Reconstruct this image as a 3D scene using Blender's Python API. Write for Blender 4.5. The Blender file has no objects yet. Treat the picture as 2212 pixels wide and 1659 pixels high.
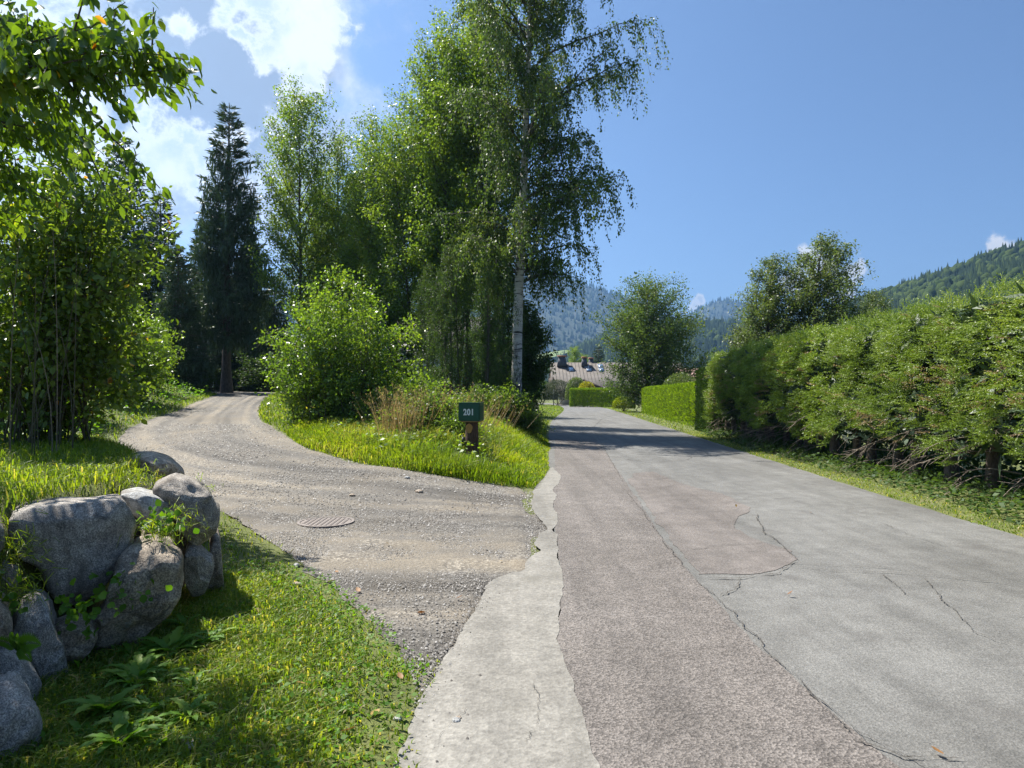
import bpy, bmesh, math
import numpy as np
from math import radians, sin, cos, pi
from mathutils import Vector

SC = bpy.context.scene
COL = SC.collection
# ------------------------------------------------------------------ camera
CAM_H = 1.65
PITCH = 0.84
FPX = 682.667                      # focal length in pixels at 1024 wide (24 mm equivalent)
cam_d = bpy.data.cameras.new('camera')
cam_d.lens = 24.0; cam_d.sensor_width = 36.0
cam_d.clip_start = 0.05; cam_d.clip_end = 20000
cam = bpy.data.objects.new('camera', cam_d); COL.objects.link(cam)
cam.location = (0, 0, CAM_H); cam.rotation_euler = (radians(90 + PITCH), 0, 0)
SC.camera = cam
# ------------------------------------------------------------------ sun, exposure
SUN_AZ = 53.0                      # degrees to the left of the road direction (+Y)
SUN_EL = 54.0
sv = Vector((-sin(radians(SUN_AZ))*cos(radians(SUN_EL)), cos(radians(SUN_AZ))*cos(radians(SUN_EL)), sin(radians(SUN_EL))))
sd = bpy.data.lights.new('sun', 'SUN'); sd.energy = 5.0; sd.angle = radians(0.53); sd.color = (1.0, 0.955, 0.88)
sun = bpy.data.objects.new('sun', sd); COL.objects.link(sun)
sun.rotation_euler = (-sv).to_track_quat('-Z', 'Y').to_euler(); sun.location = (-30, 20, 60)
SC.view_settings.view_transform = 'Standard'; SC.view_settings.look = 'None'
SC.view_settings.exposure = 1.18; SC.view_settings.gamma = 1.0
SC.view_settings.use_curve_mapping = False
SC.render.engine = 'CYCLES'
cy = SC.cycles
cy.max_bounces = 6; cy.diffuse_bounces = 3; cy.glossy_bounces = 2; cy.transmission_bounces = 4; cy.volume_bounces = 0
cy.transparent_max_bounces = 4; cy.caustics_reflective = False; cy.caustics_refractive = False
cy.sample_clamp_indirect = 6.0
cy.use_denoising = True; cy.denoising_prefilter = 'NONE'; cy.use_adaptive_sampling = True; cy.adaptive_threshold = 0.01

def pix(px, py, d):
    """point at depth d along the sight line through picture position (px, py), measured on a 2212 wide view"""
    u = px*0.462929; v = py*0.462929
    cx = (u - 512)/FPX; czz = (384 - v)/FPX
    a = radians(PITCH)
    fy = cos(a) - czz*sin(a); fz = sin(a) + czz*cos(a)
    return np.array([cx/fy*d, d, CAM_H + fz/fy*d])
def pdir(px, py):
    p = pix(px, py, 1.0) - np.array([0, 0, CAM_H])
    return p/np.linalg.norm(p)

# ------------------------------------------------------------------ sky
world = bpy.data.worlds.new('World'); SC.world = world; world.use_nodes = True
wn = world.node_tree.nodes; wl = world.node_tree.links; wn.clear()
def N(nt, t, **kw):
    n = nt.nodes.new(t)
    for k, v in kw.items():
        setattr(n, k, v)
    return n
def setup_world():
    nt = world.node_tree
    out = N(nt, 'ShaderNodeOutputWorld')
    sky = N(nt, 'ShaderNodeTexSky', sky_type='NISHITA', sun_disc=False)
    sky.sun_elevation = radians(SUN_EL); sky.sun_rotation = radians(-SUN_AZ)
    sky.altitude = 1500; sky.air_density = 1.0; sky.dust_density = 2.2; sky.ozone_density = 5.0
    bg = N(nt, 'ShaderNodeBackground'); bg.inputs['Strength'].default_value = 0.064
    wl.new(sky.outputs[0], bg.inputs['Color'])
    tc = N(nt, 'ShaderNodeTexCoord')
    def noise(scale, detail, rough, dist=0.0):
        n = N(nt, 'ShaderNodeTexNoise'); n.inputs['Scale'].default_value = scale; n.inputs['Detail'].default_value = detail
        n.inputs['Roughness'].default_value = rough; n.inputs['Distortion'].default_value = dist
        wl.new(tc.outputs['Generated'], n.inputs['Vector']); return n.outputs[0]
    def math_(op, a, b=None, c=None, clamp=False):
        n = N(nt, 'ShaderNodeMath', operation=op, use_clamp=clamp)
        for i, v in enumerate((a, b, c)):
            if v is None: continue
            if isinstance(v, (int, float)): n.inputs[i].default_value = v
            else: wl.new(v, n.inputs[i])
        return n.outputs[0]
    w1 = N(nt, 'ShaderNodeTexNoise'); w1.inputs['Scale'].default_value = 14; w1.inputs['Detail'].default_value = 7; w1.inputs['Roughness'].default_value = 0.62; wl.new(tc.outputs['Generated'], w1.inputs['Vector'])
    w2 = N(nt, 'ShaderNodeVectorMath', operation='MULTIPLY_ADD'); wl.new(w1.outputs['Color'], w2.inputs[0]); w2.inputs[1].default_value = (0.12, 0.12, 0.12); w2.inputs[2].default_value = (-0.06, -0.06, -0.06)
    w3 = N(nt, 'ShaderNodeVectorMath', operation='ADD'); wl.new(tc.outputs['Generated'], w3.inputs[0]); wl.new(w2.outputs[0], w3.inputs[1])
    w4 = N(nt, 'ShaderNodeTexNoise'); w4.inputs['Scale'].default_value = 45; w4.inputs['Detail'].default_value = 6; w4.inputs['Roughness'].default_value = 0.6; wl.new(tc.outputs['Generated'], w4.inputs['Vector'])
    w5 = N(nt, 'ShaderNodeVectorMath', operation='MULTIPLY_ADD'); wl.new(w4.outputs['Color'], w5.inputs[0]); w5.inputs[1].default_value = (0.030, 0.030, 0.030); w5.inputs[2].default_value = (-0.015, -0.015, -0.015)
    w6 = N(nt, 'ShaderNodeVectorMath', operation='ADD'); wl.new(tc.outputs['Generated'], w6.inputs[0]); wl.new(w5.outputs[0], w6.inputs[1])
    def blobs(lst):
        acc = None
        for px, py, r in lst:
            d = pdir(px, py); rr = r*0.00068
            v = N(nt, 'ShaderNodeVectorMath', operation='DISTANCE'); wl.new(w3.outputs[0] if px < 1200 and r > 29 else w6.outputs[0], v.inputs[0]); v.inputs[1].default_value = tuple(d)
            f = math_('MULTIPLY_ADD', v.outputs['Value'], -1.0/rr, 1.0)
            acc = f if acc is None else math_('SMOOTH_MAX', acc, f, 0.25)
        return acc
    def sstep(x, a, b):
        n = N(nt, 'ShaderNodeMapRange', interpolation_type='SMOOTHSTEP'); wl.new(x, n.inputs[0])
        n.inputs[1].default_value = a; n.inputs[2].default_value = b; return n.outputs[0]
    fine = noise(16, 8, 0.6, 0.2); mid = noise(6, 5, 0.55)
    # soft grey veil of the big cloud (goes on out of the picture to the upper left)
    veil = blobs([(420, 170, 270), (360, 20, 240), (260, 300, 220), (520, 70, 170), (600, 170, 110), (150, 120, 330), (460, 330, 150), (100, -300, 420), (-250, 100, 420), (420, -250, 300)])
    veil = math_('MULTIPLY_ADD', math_('SUBTRACT', mid, 0.5), 1.5, veil)
    va = math_('MULTIPLY', sstep(veil, -0.10, 0.26), 0.95)
    vs = math_('MULTIPLY_ADD', math_('SUBTRACT', fine, 0.5), 1.1, math_('SUBTRACT', math_('MULTIPLY', mid, 0.9), math_('MULTIPLY', blobs([(500, 170, 190), (600, 160, 90), (430, 110, 150), (330, 140, 120)]), 0.42)))
    vr = N(nt, 'ShaderNodeValToRGB'); wl.new(sstep(vs, 0.22, 0.78), vr.inputs[0])
    vr.color_ramp.elements[0].color = (0.135, 0.145, 0.17, 1); vr.color_ramp.elements[1].color = (0.37, 0.375, 0.39, 1)
    # bright sunlit cumulus edges
    cum = blobs([(585, 62, 46), (560, 95, 36), (640, 90, 60), (690, 120, 48), (715, 60, 58), (745, 50, 36), (650, -10, 90), (560, -40, 90), (655, 165, 50), (690, 190, 40), (660, 225, 40), (530, 70, 30),
                 (300, 305, 74), (225, 285, 70), (390, 355, 62), (340, 325, 58), (330, 235, 44), (445, 310, 46), (510, 300, 40), (620, 275, 46), (150, 250, 90), (480, 380, 50), (392, 55, 28),
                 (1512, 650, 15), (1500, 668, 18), (1745, 540, 22), (1770, 572, 34), (1835, 598, 32), (1858, 580, 17), (1815, 618, 34), (1790, 595, 30), (1720, 605, 28), (2160, 536, 20), (2185, 536, 14),
                 (600, -200, 160), (-100, -60, 200)])
    cum = math_('MULTIPLY_ADD', math_('SUBTRACT', noise(24, 10, 0.62, 0.3), 0.5), 2.4, cum)
    ca = sstep(cum, -0.10, 0.50)
    core = math_('MULTIPLY', sstep(noise(11, 5, 0.55), 0.38, 0.60), sstep(cum, 0.25, 0.8))
    cr = N(nt, 'ShaderNodeMix', data_type='RGBA'); wl.new(core, cr.inputs[0])
    cr.inputs[6].default_value = (0.44, 0.44, 0.445, 1); cr.inputs[7].default_value = (0.27, 0.305, 0.365, 1)
    b1 = N(nt, 'ShaderNodeBackground'); wl.new(vr.outputs[0], b1.inputs[0])
    b2 = N(nt, 'ShaderNodeBackground'); wl.new(cr.outputs[2], b2.inputs[0]); b2.inputs[1].default_value = 1.0
    m1 = N(nt, 'ShaderNodeMixShader'); wl.new(va, m1.inputs[0]); wl.new(bg.outputs[0], m1.inputs[1]); wl.new(b1.outputs[0], m1.inputs[2])
    m2 = N(nt, 'ShaderNodeMixShader'); wl.new(ca, m2.inputs[0]); wl.new(m1.outputs[0], m2.inputs[1]); wl.new(b2.outputs[0], m2.inputs[2])
    wl.new(m2.outputs[0], out.inputs['Surface'])
setup_world()

# ================================================================== helpers
rng = np.random.default_rng(7)
def nrm(a):
    return a/np.maximum(np.linalg.norm(a, axis=-1, keepdims=True), 1e-9)
def sst(t):
    t = np.clip(t, 0, 1); return t*t*(3 - 2*t)
def _h(ix, iy, iz):
    h = (ix.astype(np.int64)*374761393 + iy.astype(np.int64)*668265263 + iz.astype(np.int64)*1274126177) & 0xffffffff
    h = ((h ^ (h >> 13))*1274126177) & 0xffffffff
    h = ((h ^ (h >> 16))*2246822519) & 0xffffffff
    return ((h ^ (h >> 15)) & 0xffffff)/float(0xffffff)
def vnoise(P):
    P = np.asarray(P, float); i = np.floor(P).astype(np.int64); f = P - i; f = f*f*(3 - 2*f)
    x, y, z = i[..., 0], i[..., 1], i[..., 2]; r = 0
    for dx in (0, 1):
        for dy in (0, 1):
            for dz in (0, 1):
                w = (f[..., 0] if dx else 1-f[..., 0])*(f[..., 1] if dy else 1-f[..., 1])*(f[..., 2] if dz else 1-f[..., 2])
                r = r + w*_h(x+dx, y+dy, z+dz)
    return r*2 - 1
def fbm(P, o=4, g=0.5):
    P = np.asarray(P, float); a = 1.0; s = 0; t = 0
    for k in range(o):
        s = s + a*vnoise(P*(2.03**k) + 17.3*k); t += a; a *= g
    return s/t
def fb2(x, y, sc, o=3, seed=0):
    return fbm(np.stack([np.asarray(x)*sc, np.asarray(y)*sc, np.full(np.shape(x), seed*9.7)], -1), o)

def mesh(name, V, F, mat=None, smooth=False, attrs=None):
    """V (n,3); F one array or a list of arrays of faces (m,3) / (m,4)"""
    V = np.asarray(V, np.float32)
    if not isinstance(F, (list, tuple)): F = [F]
    F = [np.asarray(f, np.int32) for f in F if len(f)]
    me = bpy.data.meshes.new(name)
    me.vertices.add(len(V)); me.vertices.foreach_set('co', V.ravel())
    loops = np.concatenate([f.ravel() for f in F])
    tot = np.concatenate([np.full(len(f), f.shape[1], np.int32) for f in F])
    st = np.concatenate([[0], np.cumsum(tot)[:-1]]).astype(np.int32)
    me.loops.add(len(loops)); me.loops.foreach_set('vertex_index', loops)
    me.polygons.add(len(tot)); me.polygons.foreach_set('loop_start', st)
    try: me.polygons.foreach_set('loop_total', tot)
    except Exception: pass
    me.update(calc_edges=True)
    if attrs:
        for k, v in attrs.items():
            a = me.attributes.new(k, 'FLOAT', 'FACE'); a.data.foreach_set('value', np.asarray(v, np.float32))
    if smooth: me.polygons.foreach_set('use_smooth', np.ones(len(tot), bool))
    if mat: me.materials.append(mat)
    return me
def obj(name, me, parent=None, loc=None):
    o = bpy.data.objects.new(name, me); COL.objects.link(o)
    if parent is not None: o.parent = parent
    if loc is not None: o.location = loc
    return o
def tag(o, label=None, cat=None, group=None, kind=None):
    if label: o['label'] = label
    if cat: o['category'] = cat
    if group: o['group'] = group
    if kind: o['kind'] = kind
    return o
def thing(name, label, cat, loc=(0, 0, 0), group=None):
    o = bpy.data.objects.new(name, None); COL.objects.link(o); o.location = loc; o.empty_display_size = 0.2
    return tag(o, label, cat, group)
class MB:
    def __init__(s): s.V = []; s.F = {3: [], 4: []}; s.n = 0; s.A = {3: [], 4: []}
    def add(s, V, F, a=None):
        V = np.asarray(V, float).reshape(-1, 3); F = np.asarray(F, int)
        s.V.append(V); k = F.shape[1]; s.F[k].append(F + s.n); s.n += len(V)
        s.A[k].append(np.zeros(len(F)) if a is None else np.broadcast_to(a, (len(F),)))
    def box(s, c, h, R=None):
        c = np.array(c, float); h = np.array(h, float)
        q = np.array([[x, y, z] for z in (-1, 1) for y in (-1, 1) for x in (-1, 1)], float)*h
        if R is not None: q = q @ np.array(R).T
        s.add(q + c, [[0, 2, 3, 1], [4, 5, 7, 6], [0, 1, 5, 4], [2, 6, 7, 3], [0, 4, 6, 2], [1, 3, 7, 5]])
    def hexa(s, q):
        s.add(q, [[0, 2, 3, 1], [4, 5, 7, 6], [0, 1, 5, 4], [2, 6, 7, 3], [0, 4, 6, 2], [1, 3, 7, 5]])
    def tube(s, P, r, k=5, a=None, cap=False):
        P = np.asarray(P, float); r = np.broadcast_to(np.asarray(r, float), (len(P),))
        T = nrm(np.gradient(P, axis=0)); up = np.array([0.31, 0.17, 0.93]) if abs(T[0, 2]) < 0.8 else np.array([0.9, 0.3, 0.1])
        n1 = nrm(np.cross(T, up)); n2 = np.cross(T, n1); an = np.arange(k)*2*pi/k
        V = P[:, None, :] + r[:, None, None]*(np.cos(an)[None, :, None]*n1[:, None, :] + np.sin(an)[None, :, None]*n2[:, None, :])
        i = np.arange(len(P)-1)[:, None]*k; j = np.arange(k)[None, :]; j2 = (j+1) % k
        F = np.stack([i+j, i+j2, i+k+j2, i+k+j], -1).reshape(-1, 4)
        s.add(V.reshape(-1, 3), F, a)
        if cap:
            c = len(P)-1
            s.add(np.vstack([V[c], P[c:c+1]]), np.stack([np.arange(k), (np.arange(k)+1) % k, np.full(k, k)], -1), a)
    def me(s, name, mat=None, smooth=False, attr=None):
        V = np.concatenate(s.V); F = []; A = []
        for k in (3, 4):
            if s.F[k]: F.append(np.concatenate(s.F[k])); A.append(np.concatenate(s.A[k]))
        return mesh(name, V, F, mat, smooth, {attr: np.concatenate(A)} if attr else None)
def in_poly(x, y, poly):
    poly = np.asarray(poly); r = np.zeros(np.shape(x), bool); n = len(poly)
    for i in range(n):
        x0, y0 = poly[i]; x1, y1 = poly[(i+1) % n]
        if y0 == y1: continue
        c = ((y0 > y) != (y1 > y)) & (x < (x1-x0)*(y-y0)/(y1-y0) + x0)
        r ^= c
    return r
def resample(P, n, smooth=True):
    P = np.asarray(P, float)
    if smooth:
        for _ in range(2):
            Q = [P[0]]
            for a, b in zip(P[:-1], P[1:]): Q += [a*0.75+b*0.25, a*0.25+b*0.75]
            P = np.array(Q + [P[-1]])
    s = np.concatenate([[0], np.cumsum(np.linalg.norm(np.diff(P, axis=0), axis=1))])
    t = np.linspace(0, s[-1], n)
    return np.stack([np.interp(t, s, P[:, k]) for k in range(P.shape[1])], -1)

# ================================================================== materials
def newmat(name):
    m = bpy.data.materials.new(name); m.use_nodes = True; nt = m.node_tree
    b = nt.nodes['Principled BSDF']; return m, nt, b
def ramp(nt, stops):
    r = N(nt, 'ShaderNodeValToRGB'); e = r.color_ramp.elements
    while len(e) < len(stops): e.new(0.5)
    for i, (p, c) in enumerate(stops):
        e[i].position = p; e[i].color = (*c, 1)
    return r
def ntex(nt, scale, detail=4, rough=0.55, vec=None, dist=0.0):
    n = N(nt, 'ShaderNodeTexNoise'); n.inputs['Scale'].default_value = scale; n.inputs['Detail'].default_value = detail
    n.inputs['Roughness'].default_value = rough; n.inputs['Distortion'].default_value = dist
    if vec is not None: nt.links.new(vec, n.inputs['Vector'])
    return n
def objco(nt, scale=None):
    tc = N(nt, 'ShaderNodeTexCoord'); o = tc.outputs['Object']
    if scale:
        mp = N(nt, 'ShaderNodeMapping'); mp.inputs['Scale'].default_value = scale; nt.links.new(o, mp.inputs[0]); o = mp.outputs[0]
    return o
def mixc(nt, fac, a, b, mode='MIX'):
    m = N(nt, 'ShaderNodeMix', data_type='RGBA', blend_type=mode)
    for i, v in ((0, fac), (6, a), (7, b)):
        if isinstance(v, (int, float)): m.inputs[i].default_value = v
        elif isinstance(v, tuple): m.inputs[i].default_value = (*v, 1)
        else: nt.links.new(v, m.inputs[i])
    return m.outputs[2]
def bump(nt, b, h, strength, dist):
    bp = N(nt, 'ShaderNodeBump'); bp.inputs['Strength'].default_value = strength; bp.inputs['Distance'].default_value = dist
    nt.links.new(h, bp.inputs['Height']); nt.links.new(bp.outputs[0], b.inputs['Normal'])
def leafmat(name, stops, trans=0.45, tcol=(1.5, 1.45, 0.5), rough=0.42, spec=0.5, attr='rnd'):
    m, nt, b = newmat(name)
    at = N(nt, 'ShaderNodeAttribute', attribute_name=attr)
    r = ramp(nt, stops); nt.links.new(at.outputs['Fac'], r.inputs[0])
    nt.links.new(r.outputs[0], b.inputs['Base Color']); b.inputs['Roughness'].default_value = rough
    b.inputs['Specular IOR Level'].default_value = spec
    tr = N(nt, 'ShaderNodeBsdfTranslucent')
    nt.links.new(mixc(nt, 1.0, r.outputs[0], tcol, 'MULTIPLY'), tr.inputs[0])
    mx = N(nt, 'ShaderNodeMixShader'); mx.inputs[0].default_value = trans
    nt.links.new(b.outputs[0], mx.inputs[1]); nt.links.new(tr.outputs[0], mx.inputs[2])
    nt.links.new(mx.outputs[0], nt.nodes['Material Output'].inputs[0])
    return m
def plain(name, c, rough=0.7, var=0.25, sc=6.0, bs=0.0, bd=0.01, met=0.0):
    m, nt, b = newmat(name); co = objco(nt)
    n = ntex(nt, sc, 5, 0.6, co)
    lo = tuple(x*(1-var) for x in c); hi = tuple(min(1, x*(1+var)) for x in c)
    r = ramp(nt, [(0.3, lo), (0.7, hi)]); nt.links.new(n.outputs[0], r.inputs[0]); nt.links.new(r.outputs[0], b.inputs['Base Color'])
    b.inputs['Roughness'].default_value = rough; b.inputs['Metallic'].default_value = met
    if bs: bump(nt, b, n.outputs[0], bs, bd)
    return m

def mat_asphalt(name, dark, light, agg=110.0, contrast=0.5, blotch=None, bs=0.5):
    m, nt, b = newmat(name); co = objco(nt)
    vo = N(nt, 'ShaderNodeTexVoronoi'); vo.inputs['Scale'].default_value = agg; nt.links.new(co, vo.inputs['Vector'])
    fine = ntex(nt, agg*0.5, 4, 0.7, co); big = ntex(nt, 0.55, 6, 0.6, co); mid = ntex(nt, 4.0, 5, 0.65, co)
    r = ramp(nt, [(0.25, dark), (0.75, light)]); nt.links.new(vo.outputs['Color'], r.inputs[0])
    c = mixc(nt, contrast, tuple((a+b_)/2 for a, b_ in zip(dark, light)), r.outputs[0])
    r2 = ramp(nt, [(0.3, (0.72,)*3), (0.7, (1.22,)*3)]); nt.links.new(fine.outputs[0], r2.inputs[0]); c = mixc(nt, 1.0, c, r2.outputs[0], 'MULTIPLY')
    r3 = ramp(nt, [(0.3, (0.80, 0.79, 0.78)), (0.7, (1.15, 1.15, 1.16))]); nt.links.new(big.outputs[0], r3.inputs[0]); c = mixc(nt, 1.0, c, r3.outputs[0], 'MULTIPLY')
    r4 = ramp(nt, [(0.35, (0.86,)*3), (0.6, (1.08,)*3)]); nt.links.new(mid.outputs[0], r4.inputs[0]); c = mixc(nt, 1.0, c, r4.outputs[0], 'MULTIPLY')
    st = ntex(nt, 1.0, 5, 0.6, objco(nt, (2.6, 0.16, 1.0)), 0.2); rs = ramp(nt, [(0.36, (0.84,)*3), (0.62, (1.10,)*3)]); nt.links.new(st.outputs[0], rs.inputs[0]); c = mixc(nt, 1.0, c, rs.outputs[0], 'MULTIPLY')
    if blotch:
        n5 = ntex(nt, 1.3, 7, 0.72, co, 0.4); r5 = ramp(nt, [(0.56, (0, 0, 0)), (0.70, (1, 1, 1))]); nt.links.new(n5.outputs[0], r5.inputs[0])
        c = mixc(nt, r5.outputs[0], c, blotch)
    nt.links.new(c, b.inputs['Base Color']); b.inputs['Roughness'].default_value = 0.82; b.inputs['Specular IOR Level'].default_value = 0.35
    bump(nt, b, vo.outputs['Distance'], bs, 0.006)
    return m
M = {}
M['road'] = mat_asphalt('asphalt_grey', (0.1183, 0.1161, 0.1061), (0.1971, 0.1921, 0.1756), 95, 0.55, (0.1075, 0.1018, 0.0932), 0.5)
M['road_red'] = mat_asphalt('asphalt_reddish', (0.068, 0.060, 0.053), (0.242, 0.216, 0.192), 85, 0.62, None, 0.8)
M['road_red2'] = mat_asphalt('asphalt_reddish_smooth', (0.115, 0.101, 0.090), (0.210, 0.187, 0.167), 110, 0.7, (0.098, 0.087, 0.079), 0.6)
M['concrete'] = mat_asphalt('pale_concrete', (0.1850, 0.1746, 0.1510), (0.2738, 0.2590, 0.2257), 60, 0.45, (0.1591, 0.1480, 0.1221), 0.35)
M['crack'] = plain('crack_dirt', (0.075, 0.068, 0.058), 0.95, 0.4, 30)

def mat_gravel():
    m, nt, b = newmat('gravel_ground'); co = objco(nt)
    vo = N(nt, 'ShaderNodeTexVoronoi'); vo.inputs['Scale'].default_value = 46; nt.links.new(co, vo.inputs['Vector'])
    vo2 = N(nt, 'ShaderNodeTexVoronoi'); vo2.inputs['Scale'].default_value = 105; nt.links.new(co, vo2.inputs['Vector'])
    r = ramp(nt, [(0.1, (0.070, 0.066, 0.061)), (0.55, (0.150, 0.142, 0.130)), (0.95, (0.32, 0.31, 0.29))]); nt.links.new(vo.outputs['Color'], r.inputs[0])
    r2 = ramp(nt, [(0.1, (0.085, 0.080, 0.072)), (0.9, (0.215, 0.200, 0.178))]); nt.links.new(vo2.outputs['Color'], r2.inputs[0])
    sel = ntex(nt, 1.1, 6, 0.65, co, 0.3); sr = ramp(nt, [(0.40, (0, 0, 0)), (0.60, (1, 1, 1))]); nt.links.new(sel.outputs[0], sr.inputs[0])
    c = mixc(nt, sr.outputs[0], r2.outputs[0], r.outputs[0])
    dirt = ntex(nt, 0.7, 5, 0.6, co, 0.5); dr = ramp(nt, [(0.50, (0, 0, 0)), (0.68, (0.75, 0.75, 0.75))]); nt.links.new(dirt.outputs[0], dr.inputs[0])
    c = mixc(nt, dr.outputs[0], c, (0.165, 0.145, 0.115))
    big = ntex(nt, 0.35, 4, 0.6, co); br = ramp(nt, [(0.3, (0.76, 0.735, 0.69)), (0.7, (1.12, 1.08, 1.01))]); nt.links.new(big.outputs[0], br.inputs[0])
    c = mixc(nt, 1.0, c, br.outputs[0], 'MULTIPLY')
    at = N(nt, 'ShaderNodeAttribute', attribute_name='track'); tr = ramp(nt, [(0.30, (0.50, 0.495, 0.49)), (0.46, (0.92, 0.91, 0.90)), (0.66, (1.34, 1.27, 1.15))]); nt.links.new(at.outputs['Fac'], tr.inputs[0])
    c = mixc(nt, 1.0, c, tr.outputs[0], 'MULTIPLY')
    nt.links.new(c, b.inputs['Base Color']); b.inputs['Roughness'].default_value = 0.9
    bump(nt, b, vo.outputs['Distance'], 0.7, 0.008)
    return m
M['gravel'] = mat_gravel()
def mat_ground():
    m, nt, b = newmat('soil_and_turf'); co = objco(nt)
    n = ntex(nt, 1.2, 6, 0.65, co); r = ramp(nt, [(0.30, (0.075, 0.090, 0.022)), (0.55, (0.130, 0.150, 0.035)), (0.75, (0.170, 0.150, 0.080))]); nt.links.new(n.outputs[0], r.inputs[0])
    n2 = ntex(nt, 60, 3, 0.7, co); r2 = ramp(nt, [(0.3, (0.5,)*3), (0.7, (1.4,)*3)]); nt.links.new(n2.outputs[0], r2.inputs[0])
    nt.links.new(mixc(nt, 1.0, r.outputs[0], r2.outputs[0], 'MULTIPLY'), b.inputs['Base Color']); b.inputs['Roughness'].default_value = 0.95
    bump(nt, b, n2.outputs[0], 0.6, 0.03)
    return m
M['ground'] = mat_ground()
def mat_rock(name, c0, c1, c2, speck=140, big=3.0, moss=0.0):
    m, nt, b = newmat(name); co = objco(nt)
    a = ntex(nt, speck, 3, 0.75, co); n2 = ntex(nt, big, 7, 0.62, co, 0.3); n3 = ntex(nt, 18, 6, 0.7, co)
    r = ramp(nt, [(0.36, c0), (0.5, c1), (0.64, c2)]); nt.links.new(a.outputs[0], r.inputs[0])
    r2 = ramp(nt, [(0.32, (0.55, 0.53, 0.52)), (0.5, (1, 1, 1)), (0.72, (1.35, 1.3, 1.22))]); nt.links.new(n2.outputs[0], r2.inputs[0])
    c = mixc(nt, 1.0, r.outputs[0], r2.outputs[0], 'MULTIPLY')
    r3 = ramp(nt, [(0.40, (0.7,)*3), (0.6, (1.12,)*3)]); nt.links.new(n3.outputs[0], r3.inputs[0]); c = mixc(nt, 1.0, c, r3.outputs[0], 'MULTIPLY')
    s1 = ntex(nt, 2.2, 6, 0.65, objco(nt, (1.6, 1.6, 0.6)), 0.8); q1 = ramp(nt, [(0.50, (0, 0, 0)), (0.62, (0.7, 0.7, 0.7))]); nt.links.new(s1.outputs[0], q1.inputs[0]); c = mixc(nt, q1.outputs[0], c, (0.13, 0.105, 0.08))
    s2 = ntex(nt, 9.0, 7, 0.75, co, 0.5); q2 = ramp(nt, [(0.62, (0, 0, 0)), (0.66, (0.75, 0.75, 0.75))]); nt.links.new(s2.outputs[0], q2.inputs[0]); c = mixc(nt, q2.outputs[0], c, (0.40, 0.40, 0.36))
    s3 = ntex(nt, 5.0, 7, 0.8, co, 1.2); q3 = ramp(nt, [(0.36, (0.75, 0.75, 0.75)), (0.42, (0, 0, 0))]); nt.links.new(s3.outputs[0], q3.inputs[0]); c = mixc(nt, q3.outputs[0], c, (0.055, 0.052, 0.05))
    if moss:
        mo = ntex(nt, 5, 6, 0.7, co); mr = ramp(nt, [(0.55, (0, 0, 0)), (0.68, (moss,)*3)]); nt.links.new(mo.outputs[0], mr.inputs[0]); c = mixc(nt, mr.outputs[0], c, (0.075, 0.075, 0.025))
    nt.links.new(c, b.inputs['Base Color']); b.inputs['Roughness'].default_value = 0.8
    ad = N(nt, 'ShaderNodeMath', operation='MULTIPLY_ADD'); nt.links.new(n3.outputs[0], ad.inputs[0]); ad.inputs[1].default_value = 1.0; nt.links.new(a.outputs[0], ad.inputs[2])
    bump(nt, b, ad.outputs[0], 0.55, 0.02)
    return m
M['rock_blue'] = mat_rock('granite_blue_grey', (0.1383, 0.1272, 0.1147), (0.3422, 0.3120, 0.2750), (0.6698, 0.6026, 0.5148))
M['rock_grey'] = mat_rock('granite_grey', (0.1310, 0.1178, 0.1030), (0.2985, 0.2678, 0.2317), (0.5824, 0.5222, 0.4329), 110, 4.0, 0.25)
M['rock_brown'] = mat_rock('gneiss_brown_grey', (0.1456, 0.1138, 0.0819), (0.3130, 0.2544, 0.1872), (0.5533, 0.4620, 0.3510), 90, 5.0, 0.55)
M['rock_tan'] = mat_rock('weathered_tan_stone', (0.2600, 0.1950, 0.1365), (0.4810, 0.3835, 0.2795), (0.6500, 0.5460, 0.4290), 60, 4.0)
M['rock_white'] = mat_rock('pale_grey_stone', (0.25, 0.25, 0.235), (0.42, 0.42, 0.40), (0.58, 0.58, 0.55), 90, 5.0)
def mat_bark(name, a, c, sc=(14, 14, 2.5)):
    m, nt, b = newmat(name); co = objco(nt, sc)
    n = ntex(nt, 1.0, 6, 0.7, co, 0.6); r = ramp(nt, [(0.35, a), (0.68, c)]); nt.links.new(n.outputs[0], r.inputs[0])
    nt.links.new(r.outputs[0], b.inputs['Base Color']); b.inputs['Roughness'].default_value = 0.9; bump(nt, b, n.outputs[0], 0.8, 0.03)
    return m
M['bark'] = mat_bark('bark_grey_brown', (0.040, 0.033, 0.026), (0.120, 0.105, 0.085))
M['bark_spruce'] = mat_bark('bark_spruce', (0.060, 0.042, 0.032), (0.190, 0.140, 0.110), (16, 16, 6))
M['stem'] = mat_bark('stem_olive', (0.050, 0.045, 0.024), (0.140, 0.125, 0.075))
M['dead'] = mat_bark('dead_wood', (0.150, 0.115, 0.085), (0.340, 0.280, 0.220), (40, 40, 40))
M['log'] = mat_bark('log_bark', (0.045, 0.024, 0.017), (0.150, 0.080, 0.055), (40, 40, 7))
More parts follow.
